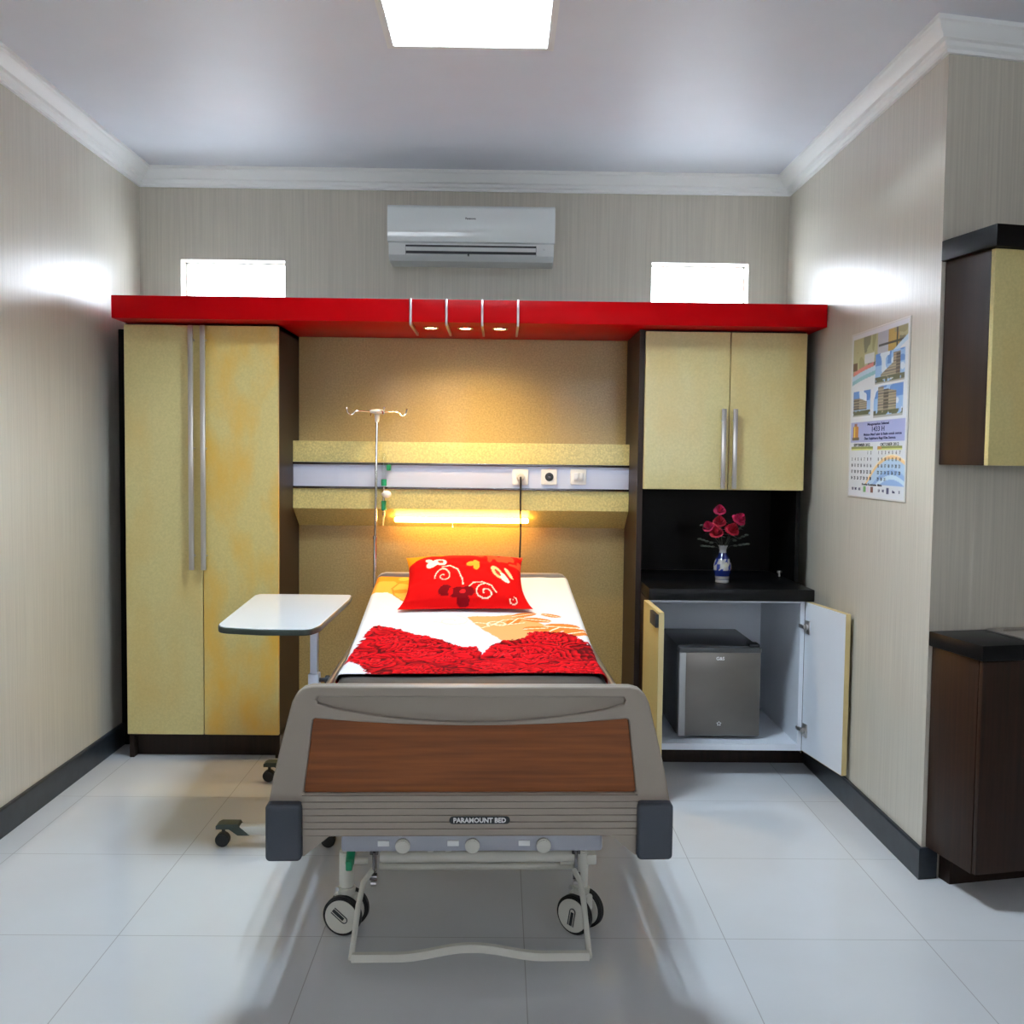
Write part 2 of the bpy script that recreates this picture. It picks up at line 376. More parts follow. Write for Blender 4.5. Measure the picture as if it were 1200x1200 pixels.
# base cabinet with open doors
bx0, bx1, by = .628, 1.300, 4.185
k = thing('base_cabinet', ((bx0+bx1)/2, 4.5, 0), 'open base cabinet with white interior holding the small fridge', 'cabinet')
for x in (bx0, bx1-.004): MB().box(x, x+.004, by, 4.86, .106, .761).build('side_panel', 'brown', k, True)
m = MB().box(bx0+.0045, bx1-.0045, by, 4.83, .118, .145).box(bx0+.0045, bx0+.022, by+.001, 4.83, .145, .76).box(bx1-.022, bx1-.0045, by+.001, 4.83, .145, .76)
m.box(bx0+.02, bx1-.02, 4.825, 4.832, .145, .76).box(bx0+.02, bx1-.02, by+.002, 4.83, .752, .760)
m.build('lining', 'melamine', k, True)['label'] = 'white lining'
MB().box(bx0, XR-.002, by+.21, by+.225, 0, .105).build('toe_kick', 'brown', k, True)
def leaf_door(hx, hy, ang, wd, side):
    """door hinged at hx,hy; ang = direction of the leaf from the hinge"""
    R = T(hx, hy, 0) @ Matrix.Rotation(ang, 4, 'Z')
    o = MB().box(.001, wd, 0 if side > 0 else -.018, .018 if side > 0 else 0, .122, .758).build('door', 'melamine', k, True, mtx=R)
    s = side
    MB().box(0, wd, min(.018*s, .0205*s), max(.018*s, .0205*s), .121, .759).build('face_panel', 'cream', o, True, mtx=R)
    e = MB().box(wd, wd+.0015, min(0, .0205*s), max(0, .0205*s), .121, .759).box(0, wd, min(0, .0205*s), max(0, .0205*s), .758, .7595).box(0, wd, min(0, .0205*s), max(0, .0205*s), .1205, .122)
    e.build('edge_band', 'edge', o, True, mtx=R)
    return o, R
o, R = leaf_door(1.296, by-.003, math.radians(-81), .345, 1)
o['label'] = 'right door, swung open against the wall'
for z in (.215, .655):
    h = MB().box(.012, .05, -.007, 0, z-.028, z+.028, .002).cyl((.03, -.014, z), (.03, 0, z), .014, n=16).box(-.02, .03, -.02, -.008, z-.008, z+.008, .002)
    h.build('hinge', 'steel', o, True, mtx=R)
o, R = leaf_door(.632, by-.003, math.radians(-88.5), .345, -1)
o['label'] = 'left door, seen nearly edge-on'
MB().box(.22, .345, -.034, -.0205, .700, .752, .002).build('pull', 'dark', o, True, mtx=R)
# fridge
fx0, fx1, fy = .778, 1.134, 4.25
f = thing('mini_fridge', ((fx0+fx1)/2, 4.45, .145), 'small dark grey cube refrigerator inside the open base cabinet', 'refrigerator')
MB().box(fx0, fx1, fy+.055, 4.72, .153, .548, .008).build('body', 'fridge', f, True)
d = MB().box(fx0+.001, fx1-.001, fy, fy+.05, .158, .540, .008).build('door', 'fridgedoor', f, True)
MB().box(fx0, fx1, fy-.004, fy+.05, .524, .546, .004).build('door_trim', 'fridge', d, True)
MB().box(fx0+.001, fx0+.030, fy-.006, fy+.02, .160, .523, .003).build('grip_strip', 'grip', d, True)
MB().mesh(text_mesh('G&S', .020, bold=.0004), T(.956, fy-.0012, .498) @ UPF).build('emblem', 'inkwhite', d, True)
e = MB()
for q in range(5): a = 2*PI*q/5+PI/2; e.cyl((.956+.007*math.cos(a), fy-.002, .215+.007*math.sin(a)), (.956+.007*math.cos(a), fy+.001, .215+.007*math.sin(a)), .0032, n=10)
e.build('badge', 'inkwhite', d, True)
MB().box(fx1-.05, fx1-.004, fy+.01, fy+.07, .546, .560, .005).build('hinge_cover', 'dark', f, True)
for x in (fx0+.03, fx1-.03):
    MB().cyl((x, fy+.09, .145), (x, fy+.09, .156), .013).build('foot', 'dark', f, True)

# ------------------------------------------------------------------ vase and silk roses
def colour(o, fn):
    me = o.data; at = me.color_attributes.new('Col', 'FLOAT_COLOR', 'POINT')
    buf = np.ones((len(me.vertices), 4), dtype=np.float32)
    co = np.zeros(len(me.vertices)*3, dtype=np.float32); me.vertices.foreach_get('co', co)
    buf[:, :3] = fn(co.reshape(-1, 3)); at.data.foreach_set('color', buf.ravel())
VX, VY, VZ = .985, 4.38, .812
v = thing('vase', (VX, VY, VZ), 'small blue and white porcelain vase on the black countertop', 'vase')
prof = [(.026, 0), (.030, .004), (.029, .016), (.032, .028), (.037, .045), (.040, .062), (.038, .082), (.031, .105), (.021, .122), (.0155, .134), (.0150, .146), (.019, .158), (.023, .164), (.021, .165), (.014, .155), (.013, .14)]
fp = []
for i in range(len(prof)-1):
    for t in (0, .2, .4, .6, .8): fp.append((prof[i][0]*(1-t)+prof[i+1][0]*t, prof[i][1]*(1-t)+prof[i+1][1]*t))
fp.append(prof[-1])
vb = MB().lathe(fp, n=72).build('body', 'glaze', v)
def vcol(co):
    z = co[:, 2]; th = np.arctan2(co[:, 1], co[:, 0]); out = np.tile(np.array([.33, .33, .33]), (len(z), 1))
    blue = np.array([.008, .018, .13]); 
    out[(z > .030) & (z < .058)] = blue; out[(z > .108) & (z < .134)] = blue*.7
    out[(z > .014) & (z < .018)] = blue
    md = (z >= .058) & (z <= .108)
    pat = np.sin(th*5+z*90)+np.sin(th*9-z*130)+.6*np.sin(th*3+40*z)
    out[md & (pat > .5)] = blue*1.6
    fl = ((th+PI/2-.25)**2*.0011+(z-.082)**2) < .00010
    out[fl] = (.45, .42, .33)
    return out
colour(vb, vcol)
def rose(name, dx, dz, r, m, label, dy=0, first=False):
    t = thing(name, (VX, VY, VZ+.150), label, 'flower', group='silk roses in the vase')
    top = Vector((dx, dy, dz)); s = MB().tube([(dx*.08, dy*.1, -.03), (dx*.2, dy*.2, .02), (dx*.6, dy*.6, dz*.55), tuple(top)], .0014, 6)
    s.build('stem', 'leaf', t)
    bl = MB(); bm = bmesh.new()
    for ring, (np_, rr, hh, tilt) in enumerate(((3, .26, 1.45, .1), (4, .5, 1.25, .3), (5, .76, .95, .6), (6, 1., .55, .9))):
        for k in range(np_):
            a0 = 2*PI*k/np_+ring*.7+random.uniform(-.1, .1); wd = 2*PI/np_*.72; g = []
            for i in range(5):
                row = []
                for j in range(5):
                    u = i/4; vv = (j/4-.5)*2
                    a = a0+vv*wd*(.4+.6*math.sin(PI*min(1, u+.15)*.55)); rad = r*rr*(u**.55)+(.12*r*tilt if u > .8 else 0)
                    z = r*(hh*1.15*u-(.25*tilt if u > .8 else 0)-.10*vv*vv*u)-.5*r
                    row.append(bm.verts.new((top.x+rad*math.cos(a), top.y+rad*math.sin(a), top.z+z)))
                g.append(row)
            for i in range(4):
                for j in range(4): bm.faces.new((g[i][j], g[i][j+1], g[i+1][j+1], g[i+1][j]))
    bmesh.ops.transform(bm, matrix=T(*top) @ Matrix.Rotation(math.radians(38), 4, 'X') @ Matrix.Rotation(dx*6, 4, 'Y') @ T(*(-top)), verts=bm.verts)
    bl._add(bm); bl.build('bloom', m, t, sharp=80)
    lf = MB(); bm = bmesh.new()
    for sgn in (-1, 1):
        base = Vector((dx*.75, dy*.7, dz*.70)); d = Vector((sgn*.9, -.3, .15+random.uniform(-.3, .3))).normalized(); sd = d.cross(Vector((0, 0, 1))).normalized()
        L = .036; rows = []
        for i in range(6):
            u = i/5; wv = .0095*math.sin(PI*u)**.8+.0003; p = base+d*L*u+Vector((0, 0, -.012*u*u))
            rows.append([bm.verts.new(p-sd*wv+Vector((0, 0, .002))), bm.verts.new(p), bm.verts.new(p+sd*wv+Vector((0, 0, .002)))])
        for i in range(5):
            for j in range(2): bm.faces.new((rows[i][j], rows[i][j+1], rows[i+1][j+1], rows[i+1][j]))
    lf._add(bm); lf.build('leaf', 'leaf', t)
for dx, dz, r, m, l, dy in ((-.018, .170, .025, 'petalpink', 'topmost silk rose of the bouquet in the vase', 0),
                        (-.020, .120, .027, 'petal', 'dark red silk rose directly below the topmost one', -.01),
                        (-.068, .098, .025, 'petalpink', 'leftmost bright pink silk rose of the bouquet', -.01),
                        (.068, .130, .030, 'petalpink', 'rightmost pink silk rose of the bouquet', 0),
                        (.034, .086, .030, 'petal', 'red silk rose low on the right of the bouquet', -.02),
                        (-.036, .074, .028, 'petal', 'red silk rose low on the left of the bouquet', -.025)):
    rose('silk_rose', dx, dz, r, m, l, dy)
sp = thing('silk_greenery', (VX, VY, VZ+.15), 'thin grey-green leafy sprigs spreading among the silk roses', 'leaves')
for ang, ln, zz in ((.15, .10, .06), (2.9, .11, .04), (3.3, .10, .10), (.5, .09, .10), (-.3, .11, .02), (3.5, .10, .01)):
    s = MB(); ex, ez = math.cos(ang)*ln, zz
    s.tube([(0, 0, -.02), (ex*.3, -.01, ez*.7), (ex, -.02, ez)], .001, 6)
    for t in (.5, .7, .85, 1.):
        s.sph((ex*t, -.015*t, ez*t**.8+.003), .010, 8, (1, .35, .45))
    s.build('sprig', 'leaf', sp)

# ------------------------------------------------------------------ bed-head console
cs = thing('bedhead_console', (-.17, 4.76, 1.0), 'horizontal cream service console with an aluminium channel on the panel behind the bed', 'console')
MB().prism([(4.829, 1.42), (4.685, 1.42), (4.685, 1.322), (4.829, 1.322)], -.970, .6035, 'x').build('upper_fascia', 'console', cs, True)
MB().prism([(4.829, 1.202), (4.685, 1.202), (4.685, 1.105), (4.829, 1.015)], -.970, .6035, 'x').build('lower_fascia', 'console', cs, True)
MB().box(-.970, .6035, 4.69, 4.829, 1.2025, 1.3215).build('channel', 'alu', cs, True)
for z in (1.316, 1.204): MB().box(-.970, .6035, 4.676, 4.692, z-.005, z+.005, .0015).build('channel_lip', 'darkalu', cs, True)
t = thing('tube_lamp', (-.18, 4.735, 1.06), 'glowing warm yellow tube lamp under the bed-head console', 'lamp')
MB().cyl((-.50, 4.735, 1.052), (.135, 4.735, 1.052), .0115, n=20, bev=.004).build('tube', 'tube', t, True)
MB().prism([(4.745, 1.0665), (4.765, 1.0535), (4.758, 1.048), (4.742, 1.058)], -.50, .135, 'x').build('batten', 'white', t, True)
MB().cyl((-.225, 4.742, 1.022), (-.225, 4.742, 1.045), .0015, n=8).sph((-.225, 4.742, 1.019), .005, 10).build('pull_cord', 'white', t, True)
def socket_plate(x, z): return MB().mesh(plate_mesh([rrect(-.037, .037, -.037, .037, .006)], .008, .002), T(x, 4.686, z) @ UPF)
sc = thing('wall_socket', (.094, 4.686, 1.262), 'round power socket on the aluminium channel with the black plug in it', 'socket', group='sockets on the console')
socket_plate(.094, 1.262).build('cover_plate', 'white', sc, True)
MB().cyl((.094, 4.68, 1.262), (.094, 4.6815, 1.262), .021).build('well', 'white', sc, True)
sc = thing('wall_socket', (.229, 4.686, 1.264), 'empty round power socket with a dark well, middle plate on the channel', 'socket', group='sockets on the console')
socket_plate(.229, 1.264).build('cover_plate', 'white', sc, True)
MB().cyl((.229, 4.6795, 1.264), (.229, 4.683, 1.264), .020).build('well', 'dark', sc, True)
MB().box(.222, .236, 4.677, 4.68, 1.258, 1.270, .001).build('contacts', 'darkalu', sc, True)
sw = thing('light_switch', (.366, 4.686, 1.266), 'white rocker switch plate, rightmost on the aluminium channel', 'switch')
socket_plate(.366, 1.266).build('cover_plate', 'white', sw, True)
for x in (.3545, .3775): MB().box(x-.011, x+.011, 4.676, 4.683, 1.248, 1.284, .002).build('rocker', 'melamine', sw, True)
cdt = thing('power_cord', (.094, 4.66, .9), 'black power cord hanging from the console socket down behind the bed head', 'cord')
MB().cyl((.094, 4.645, 1.262), (.094, 4.679, 1.262), .016, .019, n=20, bev=.002).build('plug', 'offwhite', cdt, True)
pts = [(.094, 4.648, 1.262), (.094, 4.636, 1.256), (.095, 4.634, 1.235), (.094, 4.636, 1.15), (.097, 4.64, 1.0), (.094, 4.66, .85), (.098, 4.68, .7), (.095, 4.70, .5)]
MB().tube(pts, .0042, 8).build('cable', 'rubber', cdt, True)
fm = thing('flow_meter', (-.535, 4.66, 1.18), 'clear and green oxygen flow meter hanging on the aluminium channel beside the drip stand', 'flow meter')
MB().cyl((-.542, 4.655, 1.20), (-.542, 4.655, 1.365), .009, n=16).build('sight_tube', 'glassy', fm, True)
MB().cyl((-.542, 4.655, 1.215), (-.542, 4.655, 1.245), .013, n=16).build('collar', 'green', fm, True)
MB().cyl((-.542, 4.655, 1.10), (-.542, 4.655, 1.145), .012, n=16).build('nut', 'green', fm, True)
MB().box(-.530, -.512, 4.65, 4.689, 1.285, 1.312, .003).build('wall_clip', 'green', fm, True)
MB().sph((-.526, 4.632, 1.176), .020, 20, (1.1, .8, .9)).cyl((-.548, 4.65, 1.176), (-.526, 4.64, 1.176), .008).build('knob', 'white', fm, True)
MB().cyl((-.542, 4.655, 1.075), (-.542, 4.655, 1.21), .0065, n=16).build('body', 'chrome', fm, True)
MB().box(-.547, -.537, 4.665, 4.69, 1.225, 1.24).build('bracket', 'chrome', fm, True)
MB().tube([(-.542, 4.655, 1.08), (-.544, 4.652, 1.05), (-.545, 4.65, 1.03)], .004, 8).build('outlet', 'edge', fm, True)

# ------------------------------------------------------------------ air conditioner
ax0, ax1 = -.534, .240
ac = thing('air_conditioner', ((ax0+ax1)/2, 4.78, 2.27), 'white split air conditioner on the back wall above the red canopy', 'air conditioner')
MB().prism([(4.886, 2.510), (4.715, 2.510), (4.700, 2.500), (4.700, 2.337), (4.712, 2.290), (4.745, 2.268), (4.886, 2.266)], ax0+.003, ax1-.003, 'x').build('body', 'acshell', ac, True)
pr = [(4.700, 2.513), (4.688, 2.511), (4.676, 2.500)]
for i in range(13):
    z = 2.495-i*.0125; pr.append((4.674-.012*math.sin(i/12*PI*.5)+.016*(i/12)**3, z))
pr += [(4.700, 2.342)]
fp_ = MB().prism(pr, ax0, ax1, 'x').build('front_panel', 'acwhite', ac, True)
MB().mesh(text_mesh('Panasonic', .0125, bold=.0003), T(-.150, 4.6688, 2.4490) @ UPF).build('lettering', 'ink', fp_, True)
# lamp openings along the outlet
MB().prism([(4.697, 2.333), (4.7085, 2.290), (4.74, 2.290), (4.74, 2.333)], -.452, .155, 'x').build('air_outlet', 'dark', ac, True)
MB().prism([(4.686, 2.321), (4.690, 2.323), (4.698, 2.307), (4.694, 2.305)], -.450, .153, 'x').build('louvre', 'acshell', ac, True)
MB().prism([(4.698, 2.293), (4.702, 2.294), (4.710, 2.288), (4.706, 2.286)], -.450, .153, 'x').build('louvre', 'acshell', ac, True)
MB().box(-.164, -.156, 4.693, 4.712, 2.286, 2.300).build('louvre_pivot', 'dark', ac, True)
MB().cyl((.190, 4.700, 2.318), (.190, 4.694, 2.319), .004, n=12).build('indicator', 'inkwhite', ac, True)

# ------------------------------------------------------------------ hospital bed (local frame: x across, y from foot to head)
BROT = .028
BL = Matrix.Translation((-.0647, 2.4475, 0)) @ Matrix.Rotation(BROT, 4, 'Z')
bed = thing('hospital_bed', (-.0647, 2.4475, 0), 'hospital bed with grey plastic end boards, wood-print panel and cream wheeled underframe', 'bed', rz=BROT)
def arc_pts(x0, x1, zend, zmid, n=16): return [(x0+(x1-x0)*i/n, zmid+(zend-zmid)*((2*i/n-1)**2)) for i in range(n+1)]
outer_half = [(.497, .500), (.487, .56), (.468, .64), (.449, .715), (.440, .750), (.430, .770), (.414, .784), (.392, .790)]
outer = [(-.497, .470), (.497, .470)]+outer_half+[(-x, z) for x, z in outer_half[::-1]]
recess = [(.378, .748), (.381, .756), (.376, .763), (-.376, .763), (-.381, .756), (-.378, .748)]+arc_pts(-.378, .378, .743, .701)[1:-1]
woodp = [(.408, .523), (.412, .527), (.390, .706), (.385, .710)]+arc_pts(.385, -.385, .710, .6925)[1:-1]+[(-.385, .710), (-.390, .706), (-.412, .527), (-.408, .523)]
def end_board(y, face, name, detail=True):
    """face -1: front looks to -y"""
    F = T(0, y, 0) @ UPF if face < 0 else T(0, y, 0) @ Matrix.Rotation(PI, 4, 'Z') @ UPF
    m = MB().mesh(plate_mesh([outer], .024, .005), F @ T(0, 0, -.012)).mesh(plate_mesh([outer, recess, woodp], .018, .005), F @ T(0, 0, .006))
    # ribbed lower rail
    zz = [.522, .500]; pf = []
    ribs = [.521, .505, .488, .471, .454, .437, .420]
    pf = [(-.030, .521)]
    for i in range(len(ribs)-1):
        pf += [(.024, ribs[i]-.0015), (.024, ribs[i+1]+.0015), (.0205, ribs[i+1])]
    pf += [(.022, .418), (-.030, .418)]
    r = MB().prism([(-p[0], p[1]) for p in pf], -.415, .415, 'x')
    mm = bpy.data.meshes.new('q'); r.bm.to_mesh(mm); r.bm.free()
    m.mesh(mm, T(0, y, 0) if face < 0 else T(0, y, 0) @ Matrix.Rotation(PI, 4, 'Z'))
    for sx in (-1, 1): m.prism([(sx*.44, .420), (sx*.345, .420), (sx*.41, .368), (sx*.44, .368)], y-.02, y+.02, 'y')
    o = m.build(name, 'board', bed, sharp=30)
    MB().mesh(plate_mesh([[(x*.9975, .6165+(z-.6165)*.99) for x, z in woodp]], .006, .001), F @ T(0, 0, .0045)).build('wood_panel', 'wood', o, sharp=30)
    for sx in (-1, 1):
        x0, x1 = sorted((sx*.413, sx*.501))
        MB().mesh(plate_mesh([rrect(x0, x1, .362, .505, .012)], .085, .008), F @ T(0, 0, 0)).build('bumper', 'bumper', o)
    return o, F
fb, F = end_board(0, -1, 'footboard')
np_ = MB().mesh(plate_mesh([rrect(-.075, .075, -.0095, .0095, .0094)], .003, .0008), F @ T(.022, .459, .0255)).build('nameplate', 'dark', fb)
MB().mesh(text_mesh('PARAMOUNT BED', .0165, bold=.0006, width=.130), F @ T(.022, .4588, .0272)).build('lettering', 'inkwhite', fb)
hb, _ = end_board(2.10, 1, 'headboard')
for v_ in (hb,): v_.location = (0, 0, .035)
MB().box(-.435, .435, .06, 2.04, .40, .44, .004).build('deck_frame', 'offwhite', bed)
MB().box(-.42, .42, .08, .96, .54, .562, .006).box(-.415, -.39, .08, 2.02, .44, .545).box(.39, .415, .08, 2.02, .44, .545).build('deck', 'offwhite', bed)
th = math.atan(.13)
MB().box(-.42, .42, 0, 1.06, -.012, .010, .006).build('back_section', 'offwhite', bed, mtx=T(0, .97, .552) @ Matrix.Rotation(th, 4, 'X'))
for sx in (-1, 1):
    MB().tube([(sx*.455, .30, .46), (sx*.455, .32, .60), (sx*.455, .40, .625), (sx*.455, 1.6, .625), (sx*.455, 1.68, .60), (sx*.455, 1.70, .46)], .011, 10).tube([(sx*.455, .31, .53), (sx*.455, 1.69, .53)], .009, 8).build('side_rail', 'steel', bed)
# crank tray under the footboard
tr = MB().box(-.335, .345, .10, .20, .328, .372, .008).build('crank_tray', 'greytray', bed)
for x in (-.175, .005, .19):
    MB().cyl((x, .085, .348), (x, .10, .348), .019, n=24, bev=.003).build('crank_boss', 'offwhite', tr)
    MB().box(x-.065, x-.035, .096, .10, .345, .360, .001).build('crank_sticker', 'white', tr)
# underframe
MB().cyl((-.255, .33, .222), (.305, .33, .222), .0155, n=20, bev=.003).build('cross_tube', 'offwhite', bed)
MB().cyl((-.27, .47, .135), (.32, .47, .135), .010, n=16).build('cross_tube', 'offwhite', bed)
MB().box(-.12, -.105, .325, .335, .23, .34).box(-.07, -.055, .325, .335, .23, .34).build('bracket', 'offwhite', bed)
for sx, x in ((-1, -.345), (1, .345)):
    MB().box(x-.015, x+.015, .33, 1.80, .195, .225, .004).build('base_rail', 'offwhite', bed)
    for yy in (.50, 1.55): MB().box(x-.012-sx*.022, x+.012-sx*.022, yy, yy+.03, .21, .42, .003).build('lifting_arm', 'offwhite', bed)
MB().cyl((-.345, 1.78, .21), (.345, 1.78, .21), .014, n=16).build('cross_tube', 'offwhite', bed)
for x in (-.27, .30):
    MB().box(x-.004, x+.004, .30, .36, .17, .245, .002).box(x-.012, x+.012, .31, .33, .235, .262, .002).cyl((x-.01, .30, .178), (x+.01, .30, .178), .010).build('pivot_plate', 'darkalu', bed)
    MB().cyl((x-.008, .296, .160), (x+.008, .296, .160), .007, n=12).build('pivot_bolt', 'steel', bed)
def caster(x, y, face):
    """twin-wheel hospital caster; face = heading of the wheel axle"""
    L = T(x, y, 0) @ Matrix.Rotation(face, 4, 'Z')
    p = MB().cyl((x, y, .125), (x, y, .235), .0205, n=24, bev=.004).cyl((x-.002, y, .20), (x+(.06 if x < 0 else -.06), y, .20), .009, n=12)
    p.build('leg_post', 'offwhite', bed)
    c = MB().cyl((0, 0, .098), (0, 0, .128), .023, .027, n=24, bev=.003).box(-.034, .034, -.016, .016, .060, .110, .008).build('caster', 'offwhite', bed, mtx=L)
    MB().cyl((-.018, -.022, .128), (-.018, -.028, .128), .006, n=12).build('brake_pin', 'chrome', c, mtx=L)
    for s in (-1, 1):
        yo = s*.030
        MB().cyl((0, yo-.011, .056), (0, yo+.011, .056), .056, n=48, bev=.004).build('tyre', 'rubber', c, mtx=L)
        q = MB().cyl((0, yo-.0135, .056), (0, yo+.0135, .056), .050, n=40, bev=.003).build('wheel', 'offwhite', c, mtx=L)
    g = MB()
    P = []
    for k in range(9): a = -PI/2+PI*k/8; P.append((.012+.009*math.cos(a), .009*math.sin(a)))
    line = [(-.030, .009)]+P[::-1]+[(-.030, -.009)]
    Q = L @ T(0, -.0440, .056) @ Matrix.Rotation((math.radians(38) if x < 0 else math.radians(-80)), 4, 'Y')
    g.tube([(a_, 0, b_) for a_, b_ in line], .0016, 6); g.box(-.030, .010, -.0008, .0008, -.0045, .0045)
    g.build('wheel_logo', 'dark', c, mtx=Q)
caster(-.352, .355, math.radians(-14)); caster(.318, .345, math.radians(-40)); caster(-.345, 1.75, .5); caster(.345, 1.75, -.6)
bk = MB().tube([(-.272, .31, .195), (-.295, .27, .175), (-.301, .20, .14), (-.306, .10, .060), (-.306, .085, .052)], .0078, 10)
bk.tube([(.292, .30, .195), (.308, .27, .175), (.311, .20, .14), (.314, .10, .060), (.314, .085, .052)], .0078, 10)
P = []
for i in range(41):
    x = -.306+.62*i/40; u = abs(x-.004)/.31
    s = 0 if u > .62 else .5+.5*math.cos(PI*u/.62)
    P.append((x, .088-.0*s, .055+.024*s))
bmq = bmesh.new(); rows = []
for x, y, z in P: rows.append([bmq.verts.new(q) for q in ((x, y-.008, z-.0105), (x, y+.008, z-.0105), (x, y+.008, z+.0105), (x, y-.008, z+.0105))])
for i in range(40):
    for j in range(4): bmq.faces.new((rows[i][j], rows[i][(j+1) % 4], rows[i+1][(j+1) % 4], rows[i+1][j]))
bmq.faces.new(rows[0]); bmq.faces.new(rows[-1][::-1]); bmesh.ops.recalc_face_normals(bmq, faces=bmq.faces); bk._add(bmq)
bk.build('brake_bar', 'offwhite', bed, sharp=40)
MB().box(-.336, -.318, .20, .26, .235, .262, .004, rot=None).cyl((-.327, .22, .25), (-.327, .30, .30), .012, n=14).build('brake_lever', 'green', bed)['label'] = 'green brake lever'

# ---- mattress, printed sheet, pillow
def mz(y): return .66+max(0., (y-.95))*.13+(0 if y > 1.05 or y < .85 else -.0)
mt = MB(); bm = bmesh.new(); rows = []; hw = .425
for i in range(41):
    y = .07+1.97*i/40; top = mz(y)-.004; bot = top-.105
    row = []
    for j in range(24):
        a = 2*PI*j/24; ca, sa = math.cos(a), math.sin(a)
        cx = hw*(abs(ca)**.12)*(1 if ca >= 0 else -1); cz = .0525*(abs(sa)**.35)*(1 if sa >= 0 else -1)
        e = min(1, (i+.3)/1.5, (40.3-i)/1.5)
        row.append(bm.verts.new((cx*(1-.02*(1-e)), y, (top+bot)/2+cz*(.75+.25*e))))
    rows.append(row)
for i in range(40):
    for j in range(24): bm.faces.new((rows[i][j], rows[i][(j+1) % 24], rows[i+1][(j+1) % 24], rows[i+1][j]))
bm.faces.new(rows[0]); bm.faces.new(rows[-1][::-1]); bmesh.ops.recalc_face_normals(bm, faces=bm.faces); mt._add(bm)
mo = mt.build('mattress', 'mattress', None, sharp=60, mtx=BL)
tag(mo, 'charcoal mattress lying on the hospital bed, bare at its foot end', 'mattress')

def inpoly(x, y, poly):
    inside = np.zeros(x.shape, bool); n = len(poly)
    for i in range(n):
        x1, y1 = poly[i]; x2, y2 = poly[(i+1) % n]
        if y1 == y2: continue
        c_ = ((y1 > y) != (y2 > y)) & (x < (x2-x1)*(y-y1)/(y2-y1)+x1); inside ^= c_
    return inside
def seg_dist(x, y, pts):
    d = np.full(x.shape, 9.)
    for (x1, y1), (x2, y2) in zip(pts[:-1], pts[1:]):
        dx, dy = x2-x1, y2-y1; L2 = dx*dx+dy*dy+1e-12
        t = np.clip(((x-x1)*dx+(y-y1)*dy)/L2, 0, 1); d = np.minimum(d, np.hypot(x-x1-t*dx, y-y1-t*dy))
    return d
def spiral(cx, cy, r0, turns, a0, tail=None, n=40, sgn=1):
    P = []
    for i in range(n+1):
        t = i/n; a = a0+sgn*turns*2*PI*t; r = r0*(.18+.82*t); P.append((cx+r*math.cos(a), cy+r*math.sin(a)))
    return P
def vnoise(x, y, sx, sy, seed=0):
    r = np.random.RandomState(seed); g = r.rand(64, 64)
    u = x*sx+100.3; v = y*sy+100.7; i = np.floor(u).astype(int); j = np.floor(v).astype(int); fu = u-i; fv = v-j
    fu = fu*fu*(3-2*fu); fv = fv*fv*(3-2*fv)
    a = g[i % 64, j % 64]; b = g[(i+1) % 64, j % 64]; c_ = g[i % 64, (j+1) % 64]; d = g[(i+1) % 64, (j+1) % 64]
    return (a*(1-fu)+b*fu)*(1-fv)+(c_*(1-fu)+d*fu)*fv

RED = [(-.44, .60), (-.445, .88), (-.423, .93), (-.403, 1.062), (-.39, 1.2), (-.375, 1.29), (-.35, 1.315), (-.316, 1.304), (-.27, 1.26), (-.218, 1.215), (-.166, 1.188), (-.12, 1.15), (-.098, 1.124),
       (-.071, 1.1), (-.02, 1.07), (.021, 1.053), (.035, 1.0), (.043, .98), (.052, 1.02), (.058, 1.068), (.114, 1.132), (.16, 1.16), (.2, 1.171), (.212, 1.233), (.25, 1.255), (.291, 1.256), (.34, 1.245), (.385, 1.2),
       (.42, 1.12), (.46, .95), (.46, .60), (-.30, .55), (-.32, .66), (-.345, .74), (-.37, .83), (-.40, .86), (-.43, .86), (-.46, .80), (-.46, .60)]
rc = [(RNG.uniform(-.48, .48), RNG.uniform(.5, 1.35), RNG.uniform(.07, .12), RNG.uniform(0, 6.28)) for _ in range(60)]
def rose_field(x, y):
    best = np.full(x.shape, 9.); val = np.zeros(x.shape)
    for cx, cy, r, ph in rc:
        dx = x-cx; dy = (y-cy)*.8; d = np.hypot(dx, dy)/r; th_ = np.arctan2(dy, dx)
        k = d < best; s = d*3.6-(th_+ph)/(2*PI)*1+.55*np.sin(2*th_+ph*3)+.3*np.sin(5*th_+ph)+1.1*vnoise(x, y, 22, 34, 41)
        fr = s-np.floor(s); val = np.where(k, fr*(1-.25*np.clip(d, 0, 1.2)), val); best = np.where(k, d, best)
    edge = np.clip((best-.85)*2, 0, .5)
    return np.clip(val-edge*.6, 0, 1), best
